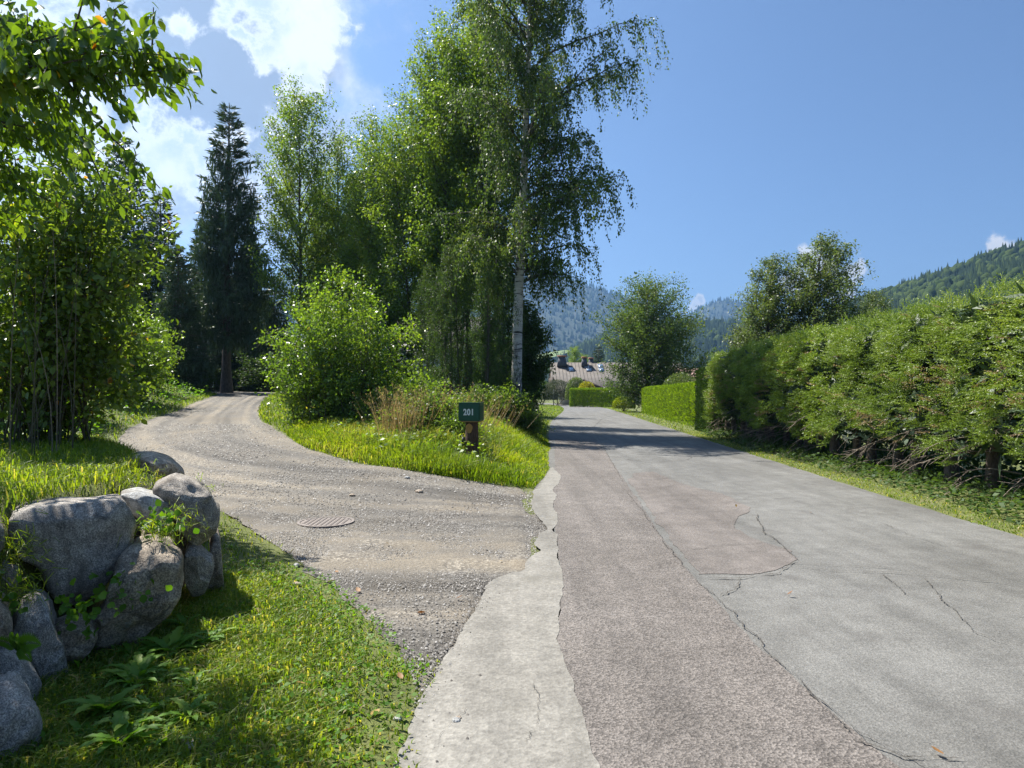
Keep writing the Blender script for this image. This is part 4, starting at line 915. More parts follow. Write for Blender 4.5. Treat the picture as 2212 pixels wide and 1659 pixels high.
    m = 16000; y = r.uniform(2, 34, m); z = 1.3*r.random(m)**1.2; x = hedge_x(y) + 0.55 + 1.1*r.random(m)  # dark leaves added behind the trunks so the gaps read as shade
    L = r.uniform(0.08, 0.18, m); V, F = leaf_quads(np.stack([x, y, z], -1), runit(r, m), runit(r, m) + np.array([0, 0, 0.5]), L, L*0.6, 0.1)
    obj('undergrowth', mesh('undergrowth', V, F, M['leaf_dark'], False, {'rnd': r.random(m)*0.6}), t)
    # dead branches poking out low down
    for k in range(150):
        y0 = 3 + 24*r.random()**1.2; x0 = float(hedge_x(y0)) + 0.1; z0 = gz(x0, y0) + r.uniform(0.3, 1.7)*r.uniform(0.6, 1); L = r.uniform(0.45, 1.25)
        d = nrm(np.array([-1.0, r.normal()*0.55, r.uniform(-0.45, 0.15)])); mb = MB()
        p = bez(np.array([x0, y0, z0]), np.array([x0, y0, z0]) + d*L*0.6 + np.array([0, 0, 0.08]), np.array([x0, y0, z0]) + d*L - np.array([0, 0, 0.18*L]), 7) + np.cumsum(r.normal(size=(7, 3))*0.012, 0)
        mb.tube(p, np.linspace(0.014, 0.004, 7), 4)
        for j in range(int(r.integers(3, 8))):
            q = p[int(r.integers(2, 6))]; e = q + nrm(d + runit(r, 1)[0]*0.9 - np.array([0, 0, 0.3]))*r.uniform(0.1, 0.35)
            mb.tube(bez(q, (q+e)/2 + r.normal(size=3)*0.02, e, 4), np.linspace(0.006, 0.002, 4), 3)
        obj('dead_branch', mb.me('dead_branch', M['dead'], True), t)
spruce_hedge()

def clip_hedge(name, label, path, w, h, n, mat, seed, size=0.09, group=None, dens_in=True, round_=0.15, parent_core=True, vertical=True):
    """clipped hedge: dense small leaves on and just inside a box-shaped surface along a path"""
    r = np.random.default_rng(seed); P = resample(np.array(path, float), 60, False); ctr = P.mean(0)
    loc = (ctr[0], ctr[1], gz(ctr[0], ctr[1])); t = thing(name, label, 'hedge', loc, group)
    T = nrm(np.gradient(P, axis=0)); Nn = np.stack([T[:, 1], -T[:, 0]], -1)
    Ltot = np.linalg.norm(np.diff(P, axis=0), axis=1).sum()
    areas = np.array([Ltot*h, Ltot*h, Ltot*w, w*h, w*h]); side = r.choice(5, n, p=areas/areas.sum())
    s = r.random(n)*59; a = r.random(n); b = r.random(n); dep = np.abs(r.normal(size=n))*0.07
    s = np.where(side == 3, dep*60/Ltot, np.where(side == 4, 59 - dep*60/Ltot, s)); i = np.minimum(s.astype(int), 58); f = (s-i)[:, None]
    C = P[i]*(1-f) + P[i+1]*f; NN = Nn[i]; TT = T[i]
    off = np.where(side == 0, w/2 - dep, np.where(side == 1, -w/2 + dep, (a-0.5)*w)); z = np.where(side == 2, h - dep, b*h)
    lum = 0.05*fb2(C[:, 0] + C[:, 1], z, 1.5, 3, seed)
    off = off + np.sign(off)*lum; edge = np.clip((z - (h-0.25))/0.25, 0, 1)*np.clip((np.abs(off) - (w/2-0.2))/0.2, 0, 1)
    z = z - edge*round_; off = off*(1 - 0.06*np.clip(z/h, 0, 1))
    X = C + NN*off[:, None]
    nrmv = np.where((side == 2)[:, None], np.array([0, 0, 1.0]), np.where((side == 0)[:, None], np.c_[NN, np.zeros(n)], np.where((side == 1)[:, None], -np.c_[NN, np.zeros(n)], np.where((side == 3)[:, None], -np.c_[TT, np.zeros(n)], np.c_[TT, np.zeros(n)]))))
    zg = np.array(S(X[:, 0], X[:, 1])); Q = np.stack([X[:, 0] - loc[0], X[:, 1] - loc[1], zg + z - loc[2]], -1)
    A = nrm(np.array([0, 0, 0.9 if vertical else 0.2]) + runit(r, n)*0.6 + nrmv*0.5); L = size*r.uniform(0.6, 1.3, n)
    V, F = leaf_quads(Q, A, nrmv*0.8 + runit(r, n)*0.6, L, L*0.5, 0.15)
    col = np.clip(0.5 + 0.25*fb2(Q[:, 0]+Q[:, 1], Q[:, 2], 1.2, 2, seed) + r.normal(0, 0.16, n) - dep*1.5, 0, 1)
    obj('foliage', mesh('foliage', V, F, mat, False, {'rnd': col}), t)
    mb = MB()   # woody core inside: stems in a row
    m = max(3, int(Ltot/0.5))
    for k in range(m):
        c = P[int(59*k/(m-1))] - np.array(loc[:2]); zz = gz(c[0]+loc[0], c[1]+loc[1]) - loc[2]
        for q in range(7):
            e = np.array([c[0], c[1], zz]) + np.array([r.normal()*w*0.22, r.normal()*0.3, h*r.uniform(0.6, 0.92)])
            mb.tube(bez(np.array([c[0], c[1], zz - 0.05]), np.array([c[0], c[1], zz + h*0.4]), e, 4), np.linspace(0.03, 0.008, 4), 4)
    obj('stems', mb.me('stems', M['bark'], True), t)
    return t
clip_hedge('cypress_hedge', 'dark clipped cypress hedge at the far end of the spruce hedge', [(8.75, 27.6), (8.95, 30.6)], 1.5, 2.75, 17000, M['thuja_dark'], 81, 0.10)
clip_hedge('garden_hedge', 'bright clipped hedge just past the cypress hedge on the far roadside', [(9.35, 32.4), (9.75, 37.0), (10.7, 48), (11.6, 57.5)], 1.4, 2.15, 34000, M['hedge_leaf'], 82, 0.11)
clip_hedge('garden_hedge', 'short hedge running back beside the bright hedge, its shade put in as dark leaves', [(9.7, 31.5), (14.5, 31.0)], 1.3, 2.3, 12000, M['thuja_dark'], 83, 0.11)  # dark leaf colour stands in for the shaded side of the hedge
clip_hedge('garden_hedge', 'flat-topped bright hedge in front of the chalet', [(7.6, 88), (9.4, 87.3), (13.4, 83.8)], 1.3, 2.35, 22000, M['hedge_leaf'], 84, 0.13)
# yellow green ball bush
def ball(name, label, loc, rad, n, mat, seed, size, group=None, cat='bush'):
    r = np.random.default_rng(seed); d = runit(r, n); d[:, 2] = np.abs(d[:, 2])*1.0 - 0.25; d = nrm(d)
    P = d*np.array(rad)*(1 - np.abs(r.normal(size=n))*0.10)[:, None]*(1 + 0.12*fbm(d*2.5 + seed, 3))[:, None] + np.array([0, 0, rad[2]*0.6])
    P[:, 2] = np.maximum(P[:, 2], 0.02)
    L = size*r.uniform(0.6, 1.3, n); V, F = leaf_quads(P, nrm(d + runit(r, n)*0.8), d + runit(r, n)*0.6, L, L*0.55)
    mb = MB()
    for k in range(14):
        e = runit(r, 1)[0]*np.array(rad)*0.75; e[2] = abs(e[2]) + rad[2]*0.5; mb.tube(bez(np.array([0, 0, -0.05]), e*0.4, e, 5), np.linspace(0.025, 0.006, 5), 4)
    return place_tree(name, label, cat, mb, mesh('foliage', V, F, mat, False, {'rnd': np.clip(r.normal(0.5, 0.2, n), 0, 1)}), M['stem'], loc, crown='foliage', group=group)
ball('ball_bush', 'small rounded yellow-green bush between the two bright hedges', base(1347, 64), (1.05, 0.9, 0.85), 6000, M['leaf_lime'], 91, 0.10)
ball('garden_shrub', 'yellow-leaved shrub showing above the flat-topped hedge', base(1268, 92), (1.3, 1.1, 2.1), 5000, M['leaf_yellow'], 92, 0.16)
ball('garden_shrub', 'grey green loose shrub left of the flat-topped hedge', base(1205, 97), (2.3, 1.8, 2.3), 9000, M['leaf_grey'], 93, 0.14)
ball('garden_shrub', 'pale green shrub behind the flat-topped hedge', base(1245, 94), (1.5, 1.2, 2.5), 6000, M['leaf_pale'], 94, 0.15)
ball('garden_shrub', 'dark green shrub in the shade left of the grey shrub', base(1170, 100), (2.3, 1.6, 2.2), 7000, M['leaf_dark'], 95, 0.16)
ball('garden_shrub', 'pale silvery shrub behind the bright hedge below the round tree', base(1472, 52), (1.6, 1.3, 2.0), 7000, M['leaf_pale'], 96, 0.12)

# broadleaf trees beyond the right-hand hedges
r = np.random.default_rng(111); b = base(1400, 61); h = height_to(606, 61, b[2])
mb, TW = grow(r, h, 0.20, 0.03, lambda t: 6.2*np.interp(t, [0.1, 0.3, 0.55, 0.8, 1], [0.80, 1.0, 0.9, 0.6, 0.15]), 110, n2=11, up=(0.35, 1.0), droop=0.05, stems=3, wander=0.008, bias=(0.10, 0))
lm = make_leaves(r, TW, 36000, 0.19, 0.24, 0.1, M['leaf_birch'], 'crown', up=0.4, patch=0.5, aspect=0.65)
place_tree('alder_tree', 'round-crowned green tree standing behind the bright hedge beside the chalet', 'tree', mb, lm, M['bark'], b)
r = np.random.default_rng(112)
mb, TW = grow(r, 10.0, 0.16, 0.10, lambda t: 3.3*np.interp(t, [0.1, 0.35, 0.6, 1], [0.9, 1.0, 0.75, 0.25]), 85, n2=14, up=(0.5, 1.1), droop=0.15, stems=2, wander=0.01, lean=(0.07, 0), bias=(0.40, 0), weep=0.8)
lm = make_leaves(r, TW, 34000, 0.13, 0.12, 0.2, M['leaf_pale'], 'crown', up=0.3, patch=0.6, aspect=0.5)
rb_ = None
for px, d, top, w, lab in [(1750, 36, 515, 1.2, 'taller windblown birch leaning over the middle of the spruce hedge'), (1655, 37, 555, 1.25, 'shorter windblown birch left of the taller one above the hedge'), (1880, 45, 632, 0.9, 'small distant tree above the hedge right of the windblown birches'), (1610, 42, 690, 0.8, 'low leafy birch showing over the cypress hedge')]:
    b = base(px, d); s = height_to(top, d, b[2])/10.0
    if rb_ is None: rb_ = place_tree('birch_tree', lab, 'birch tree', mb, lm, M['bark'], b, 0, 'birches behind the spruce hedge'); rb_.scale = (s*w, s*w, s)
    else: dup(rb_, lab, b, 0.5, (s*w, s*w, s))
# darker underplanting between hedge and birches
r = np.random.default_rng(113)
mb, TW = shrub(r, 1.0, (0, 0, 2.2), (2.6, 2.0, 2.4), 60, 11, 0.7)
lm = make_leaves(r, TW, 15000, 0.13, 0.1, 0.1, M['leaf_dark'], 'foliage', up=0.5, patch=0.7)
gb = place_tree('garden_bush', 'dark green bush behind the hedge at the foot of the windblown birches', 'bush', mb, lm, M['stem'], base(1720, 33), crown='foliage', group='bushes behind the spruce hedge')
dup(gb, 'dark bush behind the hedge under the taller windblown birch', base(1800, 34), 1.0, (1.0, 1.0, 1.05)); dup(gb, 'dark bush closing the gap behind the cypress hedge', base(1575, 44), 2.0, (0.9, 0.9, 1.0))
dup(gb, 'dark bush at the left edge of the far lawn', base(1070, 54), 3.0, (1.0, 1.0, 1.2)); dup(gb, 'dark bush behind the maple shrub', base(1080, 48), 4.0, (1.5, 1.5, 1.6)); dup(gb, 'dark bush behind the big sunlit bush', base(830, 30), 0.5, (1.1, 1.1, 1.0))
dup(gb, 'dark bush at the back of the driveway crest', base(600, 42), 0.9, (1.1, 1.1, 0.6)); dup(gb, 'low dark bush left of the spruce trunk at the driveway crest', base(400, 40), 1.9, (1.1, 1.1, 0.6))
# trees behind the chalet
for px, d, top, lab in [(1240, 150, 752, 'leafy tree behind the chalet between its chimneys'), (1262, 160, 768, 'smaller leafy tree behind the twin chimneys')]:
    b = base(px, d); b = (b[0], b[1], -0.2); s = height_to(top, d, b[2])/15.0; c = dup(protos[2], lab, b, px, (s*1.25, s*1.25, s), 'trees behind the chalet')
b = base(1293, 150); s = height_to(740, 150, 0)/12.0; dup(proto_sp, 'dark pointed spruce behind the chalet roof', (b[0], b[1], -0.2), 0.3, (s*1.1, s*1.1, s), 'trees behind the chalet')

# ================================================================== buildings
M['roof'] = plain('roof_weathered_tile', (0.112, 0.098, 0.085), 0.85, 0.25, 1.5)
M['roof_red'] = plain('roof_red_tile', (0.26, 0.165, 0.135), 0.85, 0.25, 1.5)
M['wood_dark'] = plain('dark_timber', (0.060, 0.040, 0.028), 0.8, 0.3, 4)
M['plaster'] = plain('cream_plaster', (0.52, 0.47, 0.36), 0.9, 0.1, 2)
M['white_plaster'] = plain('white_plaster', (0.62, 0.62, 0.62), 0.9, 0.1, 2)
M['slate'] = plain('chimney_slate', (0.070, 0.075, 0.095), 0.8, 0.3, 6)
M['cap'] = plain('chimney_cap', (0.36, 0.16, 0.10), 0.8, 0.2, 6)
m_, nt_, b_ = newmat('skylight_glass'); b_.inputs['Base Color'].default_value = (0.35, 0.42, 0.50, 1); b_.inputs['Roughness'].default_value = 0.08; b_.inputs['Metallic'].default_value = 0.6; M['glass'] = m_
M['frame'] = plain('grey_metal', (0.20, 0.21, 0.22), 0.5, 0.1, 5)
def gable(mb, x0, x1, y0, y1, ze, zr, over=0.0, th=0.22):
    """pitched roof with its ridge along x: two slabs"""
    ym = (y0+y1)/2
    for ya in (y0-over, y1+over):
        zz = ze - (zr-ze)*over/(ym-y0)
        mb.hexa(np.array([[x0, ya, zz], [x1, ya, zz], [x0, ym, zr], [x1, ym, zr], [x0, ya, zz+th], [x1, ya, zz+th], [x0, ym, zr+th], [x1, ym, zr+th]]))
def chalet():
    D = 112.0; p0 = pix(1188, 786, D); p1 = pix(1420, 786, D); zr = float(p0[2]); ze = float(pix(1250, 838, D-6)[2]); x0 = float(p0[0]); x1 = float(p1[0]) + 4
    t = thing('chalet', 'low chalet with weathered brown tiled roof, chimneys and skylights beyond the road bend', 'house', (0, 0, 0))
    y0, y1 = D-7.5, D+7.5
    mb = MB(); mb.box(((x0+x1)/2+0.6, D, ze/2-0.2), ((x1-x0)/2-1.6, 6.0, ze/2+0.2)); obj('wall', mb.me('wall', M['plaster']), t)
    mb = MB(); gable(mb, x0, x1, y0, y1, ze-0.4, zr); rf = obj('roof', mb.me('roof', M['roof']), t)
    # tile courses down the slope as thin ribs
    mb = MB(); n = int((x1-x0)/0.55)
    for k in range(n):
        x = x0 + 0.2 + k*0.55; a = np.array([x, y0, ze-0.4+0.23]); b = np.array([x, D, zr+0.23]); mb.tube(np.array([a, b]), 0.045, 4)
    rb2 = obj('tile_ribs', mb.me('tile_ribs', M['roof']), rf)
    mb = MB(); mb.box((x0+0.15, D, ze+0.8), (0.10, 6.0, 0.9)); mb.box((x0+0.25, D, ze+1.7), (0.10, 3.0, 0.8)); obj('gable_boards', mb.me('gable_boards', M['wood_dark']), t)
    def sl(y): return ze - 0.4 + (zr - ze + 0.4)*(y-y0)/(D-y0) + 0.22
    for px, w, hh in ((1213, 1.35, 1.55), (1261, 0.85, 1.35), (1278, 0.8, 1.3)):
        xc = float(pix(px, 790, D)[0]); yc = D-0.9 if px != 1278 else D+0.8; z0 = zr - 0.5
        ch = MB(); ch.hexa(np.array([[xc-w*0.62, yc-0.7, z0], [xc+w*0.62, yc-0.7, z0], [xc-w*0.62, yc+0.7, z0], [xc+w*0.62, yc+0.7, z0], [xc-w*0.38, yc-0.45, z0+hh], [xc+w*0.38, yc-0.45, z0+hh], [xc-w*0.38, yc+0.45, z0+hh], [xc+w*0.38, yc+0.45, z0+hh]]))
        c = obj('chimney', ch.me('chimney', M['slate']), rf)
        ch = MB(); ch.box((xc, yc, z0+hh+0.16), (w*0.52, 0.62, 0.10))
        for sx in (-1, 1): ch.box((xc+sx*w*0.3, yc, z0+hh+0.03), (0.06, 0.4, 0.04))
        obj('chimney_cap', ch.me('chimney_cap', M['cap']), c)
    for px, py in ((1236, 801), (1275, 801), (1271, 793), (1302, 793), (1302, 802)):
        q = pix(px, py, D-4); yy = D - 7.5 + 15*0.5*np.clip((q[2] - (ze-0.4))/(zr-ze+0.4), 0.1, 0.95); xx = float(q[0]); s = (zr-ze+0.4)/7.5; R = np.array([[1, 0, 0], [0, 1/math.hypot(1, s), -s/math.hypot(1, s)], [0, s/math.hypot(1, s), 1/math.hypot(1, s)]])
        sk = MB(); sk.box((xx, yy, sl(yy)+0.06), (0.42, 0.62, 0.05), R); k = obj('skylight', sk.me('skylight', M['frame']), rf)
        sk = MB(); sk.box((xx, yy, sl(yy)+0.115), (0.33, 0.52, 0.012), R); obj('pane', sk.me('pane', M['glass']), k)
    # front gable porch
    g0 = pix(1262, 822, D-9); xg = float(g0[0]); zg = float(g0[2]); w = 4.2; yb = D-4.0; yf = D-9.0
    mb = MB()
    for sx in (-1, 1):
        mb.hexa(np.array([[xg, yf, zg], [xg+sx*w, yf, zg-1.9], [xg, yb, zg], [xg+sx*w, yb, zg-1.9], [xg, yf, zg+0.2], [xg+sx*w, yf, zg-1.7], [xg, yb, zg+0.2], [xg+sx*w, yb, zg-1.7]]))
    obj('porch_roof', mb.me('porch_roof', M['roof']), t)
    mb = MB()
    for sx in (-1, 1):
        mb.hexa(np.array([[xg, yf-0.08, zg-0.35], [xg+sx*w, yf-0.08, zg-2.2], [xg, yf-0.02, zg-0.35], [xg+sx*w, yf-0.02, zg-2.2], [xg, yf-0.08, zg+0.22], [xg+sx*w, yf-0.08, zg-1.68], [xg, yf-0.02, zg+0.22], [xg+sx*w, yf-0.02, zg-1.68]]))
    obj('barge_board', mb.me('barge_board', M['wood_dark']), t)
    mb = MB(); mb.box((xg, yb-1.0, (zg-1.9)/2), (w*0.8, 1.5, (zg-1.9)/2)); obj('porch_wall', mb.me('porch_wall', M['plaster']), t)
    mb = MB(); mb.hexa(np.array([[xg-w*0.8, yb-2.4, zg-1.9], [xg+w*0.8, yb-2.4, zg-1.9], [xg-w*0.8, yb-2.3, zg-1.9], [xg+w*0.8, yb-2.3, zg-1.9], [xg-0.05, yb-2.4, zg-0.2], [xg+0.05, yb-2.4, zg-0.2], [xg-0.05, yb-2.3, zg-0.2], [xg+0.05, yb-2.3, zg-0.2]])); obj('porch_gable', mb.me('porch_gable', M['wood_dark']), t)
    mb = MB(); mb.box((xg-0.6, yb-2.52, (zg-1.9)*0.45), (0.5, 0.04, (zg-1.9)*0.45)); obj('door', mb.me('door', M['wood_dark']), t)
chalet()
def second_house():
    D = 80.0; p = pix(1512, 800, D); x0, x1 = float(p[0])-3, float(p[0])+9; zr = float(p[2]); ze = zr-2.4
    t = thing('house', 'pinkish roofed house glimpsed between the round tree and the cypress hedge', 'house', (0, 0, 0))
    mb = MB(); mb.box(((x0+x1)/2, D, ze/2), ((x1-x0)/2-0.6, 4, ze/2)); w = obj('wall', mb.me('wall', M['white_plaster']), t)
    mb = MB(); gable(mb, x0, x1, D-5, D+5, ze-0.3, zr); obj('roof', mb.me('roof', M['roof_red']), t)
    for k in range(4):
        mb = MB(); mb.box((x0+1.6+k*2.6, D-4.02, ze*0.55), (0.5, 0.04, 0.6)); f = obj('window', mb.me('window', M['wood_dark']), t)
        mb = MB(); mb.box((x0+1.6+k*2.6, D-4.07, ze*0.55), (0.42, 0.012, 0.52)); obj('pane', mb.me('pane', M['glass']), f)
second_house()
def white_house():
    D = 62.0; p = pix(965, 742, D); x0, x1 = float(p[0])-4.5, float(p[0])+3.5; z0 = gz(p[0], D); zt = float(p[2])
    t = thing('white_house', 'white walled house glimpsed between the dark grove trunks', 'house', (0, 0, 0))
    mb = MB(); mb.box(((x0+x1)/2, D, (z0+zt)/2), ((x1-x0)/2, 4, (zt-z0)/2)); obj('wall', mb.me('wall', M['white_plaster']), t)
    mb = MB(); gable(mb, x0-0.6, x1+0.6, D-4, D+4, zt, zt+2.2, 0.7); obj('roof', mb.me('roof', M['roof']), t)
    for k in range(3):
        mb = MB(); mb.box((x0+1.4+k*2.5, D-4.03, z0+1.6), (0.5, 0.05, 0.65)); f = obj('window', mb.me('window', M['wood_dark']), t)
        mb = MB(); mb.box((x0+1.4+k*2.5, D-4.09, z0+1.6), (0.42, 0.012, 0.56)); obj('pane', mb.me('pane', M['glass']), f)
white_house()

# ================================================================== boulder wall
def boulder(name, outline, d, thick, mat, parent, seed, rough=0.05, tilt=0.0, label=None, nu=76, nv=40, sy=0.45, sq=0.62, shear=0.0):
    """rock whose outline (picture positions at depth d) is rounded off over its real thickness"""
    P = np.array([pix(px, py, d) for px, py in outline]); c = P.mean(0)
    q = P - c; yaw = math.atan2(c[0], c[1])               # faces the viewer's side of the wall
    ax = np.array([cos(yaw), -sin(yaw), 0]); ay = np.array([sin(yaw), cos(yaw), 0])
    u = q @ ax; w = q[:, 2]
    ang = np.arctan2(w, u); rad = np.hypot(u, w); o = np.argsort(ang); ang, rad = ang[o], rad[o]
    ang = np.concatenate([ang-2*pi, ang, ang+2*pi]); rad = np.concatenate([rad]*3)
    th = np.linspace(-pi, pi, nu, endpoint=False); ph = np.linspace(-pi/2, pi/2, nv)
    # straight edges between the outline points
    ux, wx = rad*np.cos(ang), rad*np.sin(ang); R = []
    for a in th:
        k = np.searchsorted(ang, a) - 1; x1, y1, x2, y2 = ux[k], wx[k], ux[k+1], wx[k+1]
        den = (x2-x1)*sin(a) - (y2-y1)*cos(a); R.append((y1*(x2-x1) - x1*(y2-y1))/den if abs(den) > 1e-9 else rad[k])
    R = np.clip(np.array(R), 0.02, 3)*(1.06 if rough > 0.02 else 1.02); R = np.convolve(np.concatenate([R[-2:], R, R[:2]]), [0.1, 0.2, 0.4, 0.2, 0.1], 'valid')
    TH, PH = np.meshgrid(th, ph); RR = np.broadcast_to(R, TH.shape)
    cp = np.cos(PH)**sq; sp = np.sign(np.sin(PH))*np.abs(np.sin(PH))**sy
    U = RR*np.cos(TH)*cp; W_ = RR*np.sin(TH)*cp; Y = thick*sp + shear*W_
    V = c + U[..., None]*ax + Y[..., None]*ay + W_[..., None]*np.array([0, 0, 1.0]) + ay*thick*0.8
    n_ = nrm(V - (c + ay*thick*0.8)); sc = 1/max(0.18, R.mean())
    cc = c + ay*thick*0.8; rf = np.random.default_rng(seed+900)
    for q_ in range(20):
        pn = nrm(rf.normal(size=3)*np.array([1, 1, 0.8]) - ay*0.35); dd = (V - cc) @ pn; hm = dd.max()*rf.uniform(0.80 if rough > 0.02 else 0.90, 0.96); ex = np.maximum(dd - hm, 0); V = V - (ex*0.95)[..., None]*pn
    for pn, fc_ in ((-ay + ax*rf.uniform(0.3, 0.7), 0.80), (-ay - ax*rf.uniform(0.3, 0.7), 0.80), (-ay*0.7 + np.array([0, 0, 0.9]), 0.84), (-ay + np.array([0, 0, -0.8]), 0.82)):
        pn = nrm(pn + rf.normal(size=3)*0.12); dd = (V - cc) @ pn; hm = dd.max()*(fc_ if rough > 0.02 else 0.5 + fc_/2); ex = np.maximum(dd - hm, 0); V = V - (ex*0.97)[..., None]*pn
    nz = fbm(V*sc*1.1 + seed*3.7, 6, 0.55); rd = 1 - np.abs(fbm(V*sc*1.8 + seed*1.9, 4, 0.5))*2
    V = V + n_*((nz*rough*1.4 + (rd - 0.5)*rough*0.6)*R.mean()*4)[..., None]
    VV = V.reshape(-1, 3) - c; i = np.arange(nv-1)[:, None]*nu; j = np.arange(nu)[None]; j2 = (j+1) % nu
    F = np.stack([i+j, i+nu+j, i+nu+j2, i+j2], -1).reshape(-1, 4)
    o_ = obj(name, mesh(name, VV, F, mat, True), parent, tuple(c)); 
    if label: o_['label'] = label
    return o_
wall = thing('boulder_wall', 'dry boulder retaining wall holding the grassy terrace at the driveway corner', 'stone wall', (0, 0, 0))
boulder('boulder', [(12, 1110), (60, 1094), (150, 1091), (270, 1091), (298, 1108), (302, 1160), (285, 1210), (255, 1250), (215, 1290), (180, 1312), (130, 1305), (105, 1270), (85, 1220), (30, 1180)], 4.30, 0.26, M['rock_blue'], wall, 1, 0.014, label='largest smooth flat-topped blue-grey boulder', sq=0.20, sy=0.34)
boulder('boulder', [(205, 1360), (230, 1290), (265, 1215), (300, 1195), (345, 1200), (392, 1215), (396, 1270), (370, 1330), (310, 1390), (262, 1440), (240, 1462), (195, 1455), (178, 1430)], 4.22, 0.34, M['rock_brown'], wall, 2, 0.045, label='slanting brown-grey boulder below the largest one', sq=0.30)
boulder('boulder', [(330, 1055), (400, 1036), (425, 1052), (455, 1085), (476, 1125), (470, 1155), (430, 1188), (402, 1160), (380, 1120), (340, 1085)], 5.05, 0.36, M['rock_grey'], wall, 3, 0.055, label='rough speckled grey boulder topping the wall corner', sq=0.32)
boulder('boulder', [(250, 1068), (300, 1063), (345, 1078), (368, 1095), (362, 1140), (330, 1150), (285, 1110)], 4.95, 0.22, M['rock_white'], wall, 4, 0.02, label='small pale stone lying on top of the wall', sq=0.36)
boulder('boulder', [(240, 1003), (290, 992), (330, 990), (370, 1003), (398, 1030), (400, 1050), (330, 1050), (262, 1040), (236, 1015)], 6.6, 0.60, M['rock_tan'], wall, 5, 0.03, label='flat tan stone on the terrace edge beside the driveway', sq=0.36)
boulder('boulder', [(402, 1190), (430, 1190), (458, 1215), (460, 1245), (440, 1290), (415, 1295), (396, 1260)], 5.0, 0.24, M['rock_grey'], wall, 6, 0.03, label='small grey stone under the wall corner', sq=0.36)
boulder('boulder', [(452, 1165), (472, 1160), (480, 1240), (484, 1310), (455, 1320), (440, 1280), (455, 1240)], 5.35, 0.42, M['rock_brown'], wall, 7, 0.03, label='upright brown stone at the end of the wall', sq=0.36)
boulder('boulder', [(40, 1330), (75, 1305), (110, 1340), (125, 1390), (150, 1440), (158, 1500), (150, 1560), (130, 1610), (80, 1640), (20, 1600), (10, 1480), (25, 1400)], 3.75, 0.34, M['rock_blue'], wall, 8, 0.055, label='rugged grey boulder low in the wall behind the fern', sq=0.32)
boulder('boulder', [(-60, 1460), (0, 1425), (45, 1450), (72, 1520), (75, 1580), (66, 1660), (60, 1760), (-60, 1780), (-110, 1600)], 3.35, 0.32, M['rock_blue'], wall, 9, 0.065, label='rugged blue-grey boulder in the bottom corner of the picture', sq=0.32)
boulder('boulder', [(-90, 1310), (-20, 1300), (18, 1330), (28, 1370), (15, 1420), (-10, 1460), (-90, 1470)], 3.55, 0.3, M['rock_brown'], wall, 10, 0.02, label='rounded brown boulder at the picture edge above the fern', sq=0.3)
boulder('boulder', [(120, 1360), (160, 1350), (205, 1378), (215, 1400), (170, 1440), (150, 1450), (125, 1410)], 3.95, 0.24, M['rock_brown'], wall, 11, 0.04, label='small dark stone wedged under the largest boulder', sq=0.36)
boulder('boulder', [(-120, 1130), (-20, 1120), (8, 1150), (10, 1190), (-20, 1220), (-120, 1230)], 3.9, 0.3, M['rock_grey'], wall, 12, 0.02, label='grey boulder at the picture edge left of the largest one', sq=0.3)
boulder('boulder', [(60, 1240), (140, 1290), (210, 1310), (215, 1380), (100, 1400), (40, 1340)], 4.6, 0.3, M['rock_brown'], wall, 13, 0.03)
boulder('boulder', [(300, 1130), (400, 1130), (420, 1230), (380, 1300), (300, 1260)], 5.2, 0.3, M['rock_brown'], wall, 14, 0.03)
boulder('boulder', [(-140, 1220), (0, 1215), (60, 1260), (60, 1330), (-60, 1340), (-140, 1320)], 3.95, 0.3, M['rock_grey'], wall, 15, 0.03)
boulder('boulder', [(-90, 1545), (10, 1505), (58, 1540), (80, 1610), (74, 1690), (66, 1800), (-90, 1810)], 2.95, 0.25, M['rock_blue'], wall, 16, 0.05, label='rugged boulder at the very bottom corner of the picture', sq=0.32)
for k in range(5):      # the wall goes on along the driveway, low and half sunk in the grass
    y = 7.4 + 1.0*k; x = float(xt(y)) + 0.28; p = np.array([x, y, gz(x-0.4, y)-0.22])
    r = np.random.default_rng(300+k); th = np.linspace(0, 2*pi, 9)[:-1]; q = []
    for a in th:
        v = p + np.array([cos(a)*r.uniform(0.3, 0.42), 0, sin(a)*r.uniform(0.2, 0.3)]); s_ = (v - np.array([0, 0, CAM_H])); a_ = radians(PITCH)
        fwd = s_[1]*cos(a_) + s_[2]*sin(a_); upv = -s_[1]*sin(a_) + s_[2]*cos(a_); q.append(((512 + s_[0]/fwd*FPX)/0.462929, (384 - upv/fwd*FPX)/0.462929))
    boulder('boulder', q, y, 0.32, [M['rock_grey'], M['rock_tan'], M['rock_brown']][k % 3], wall, 20+k, 0.03, sq=0.36)
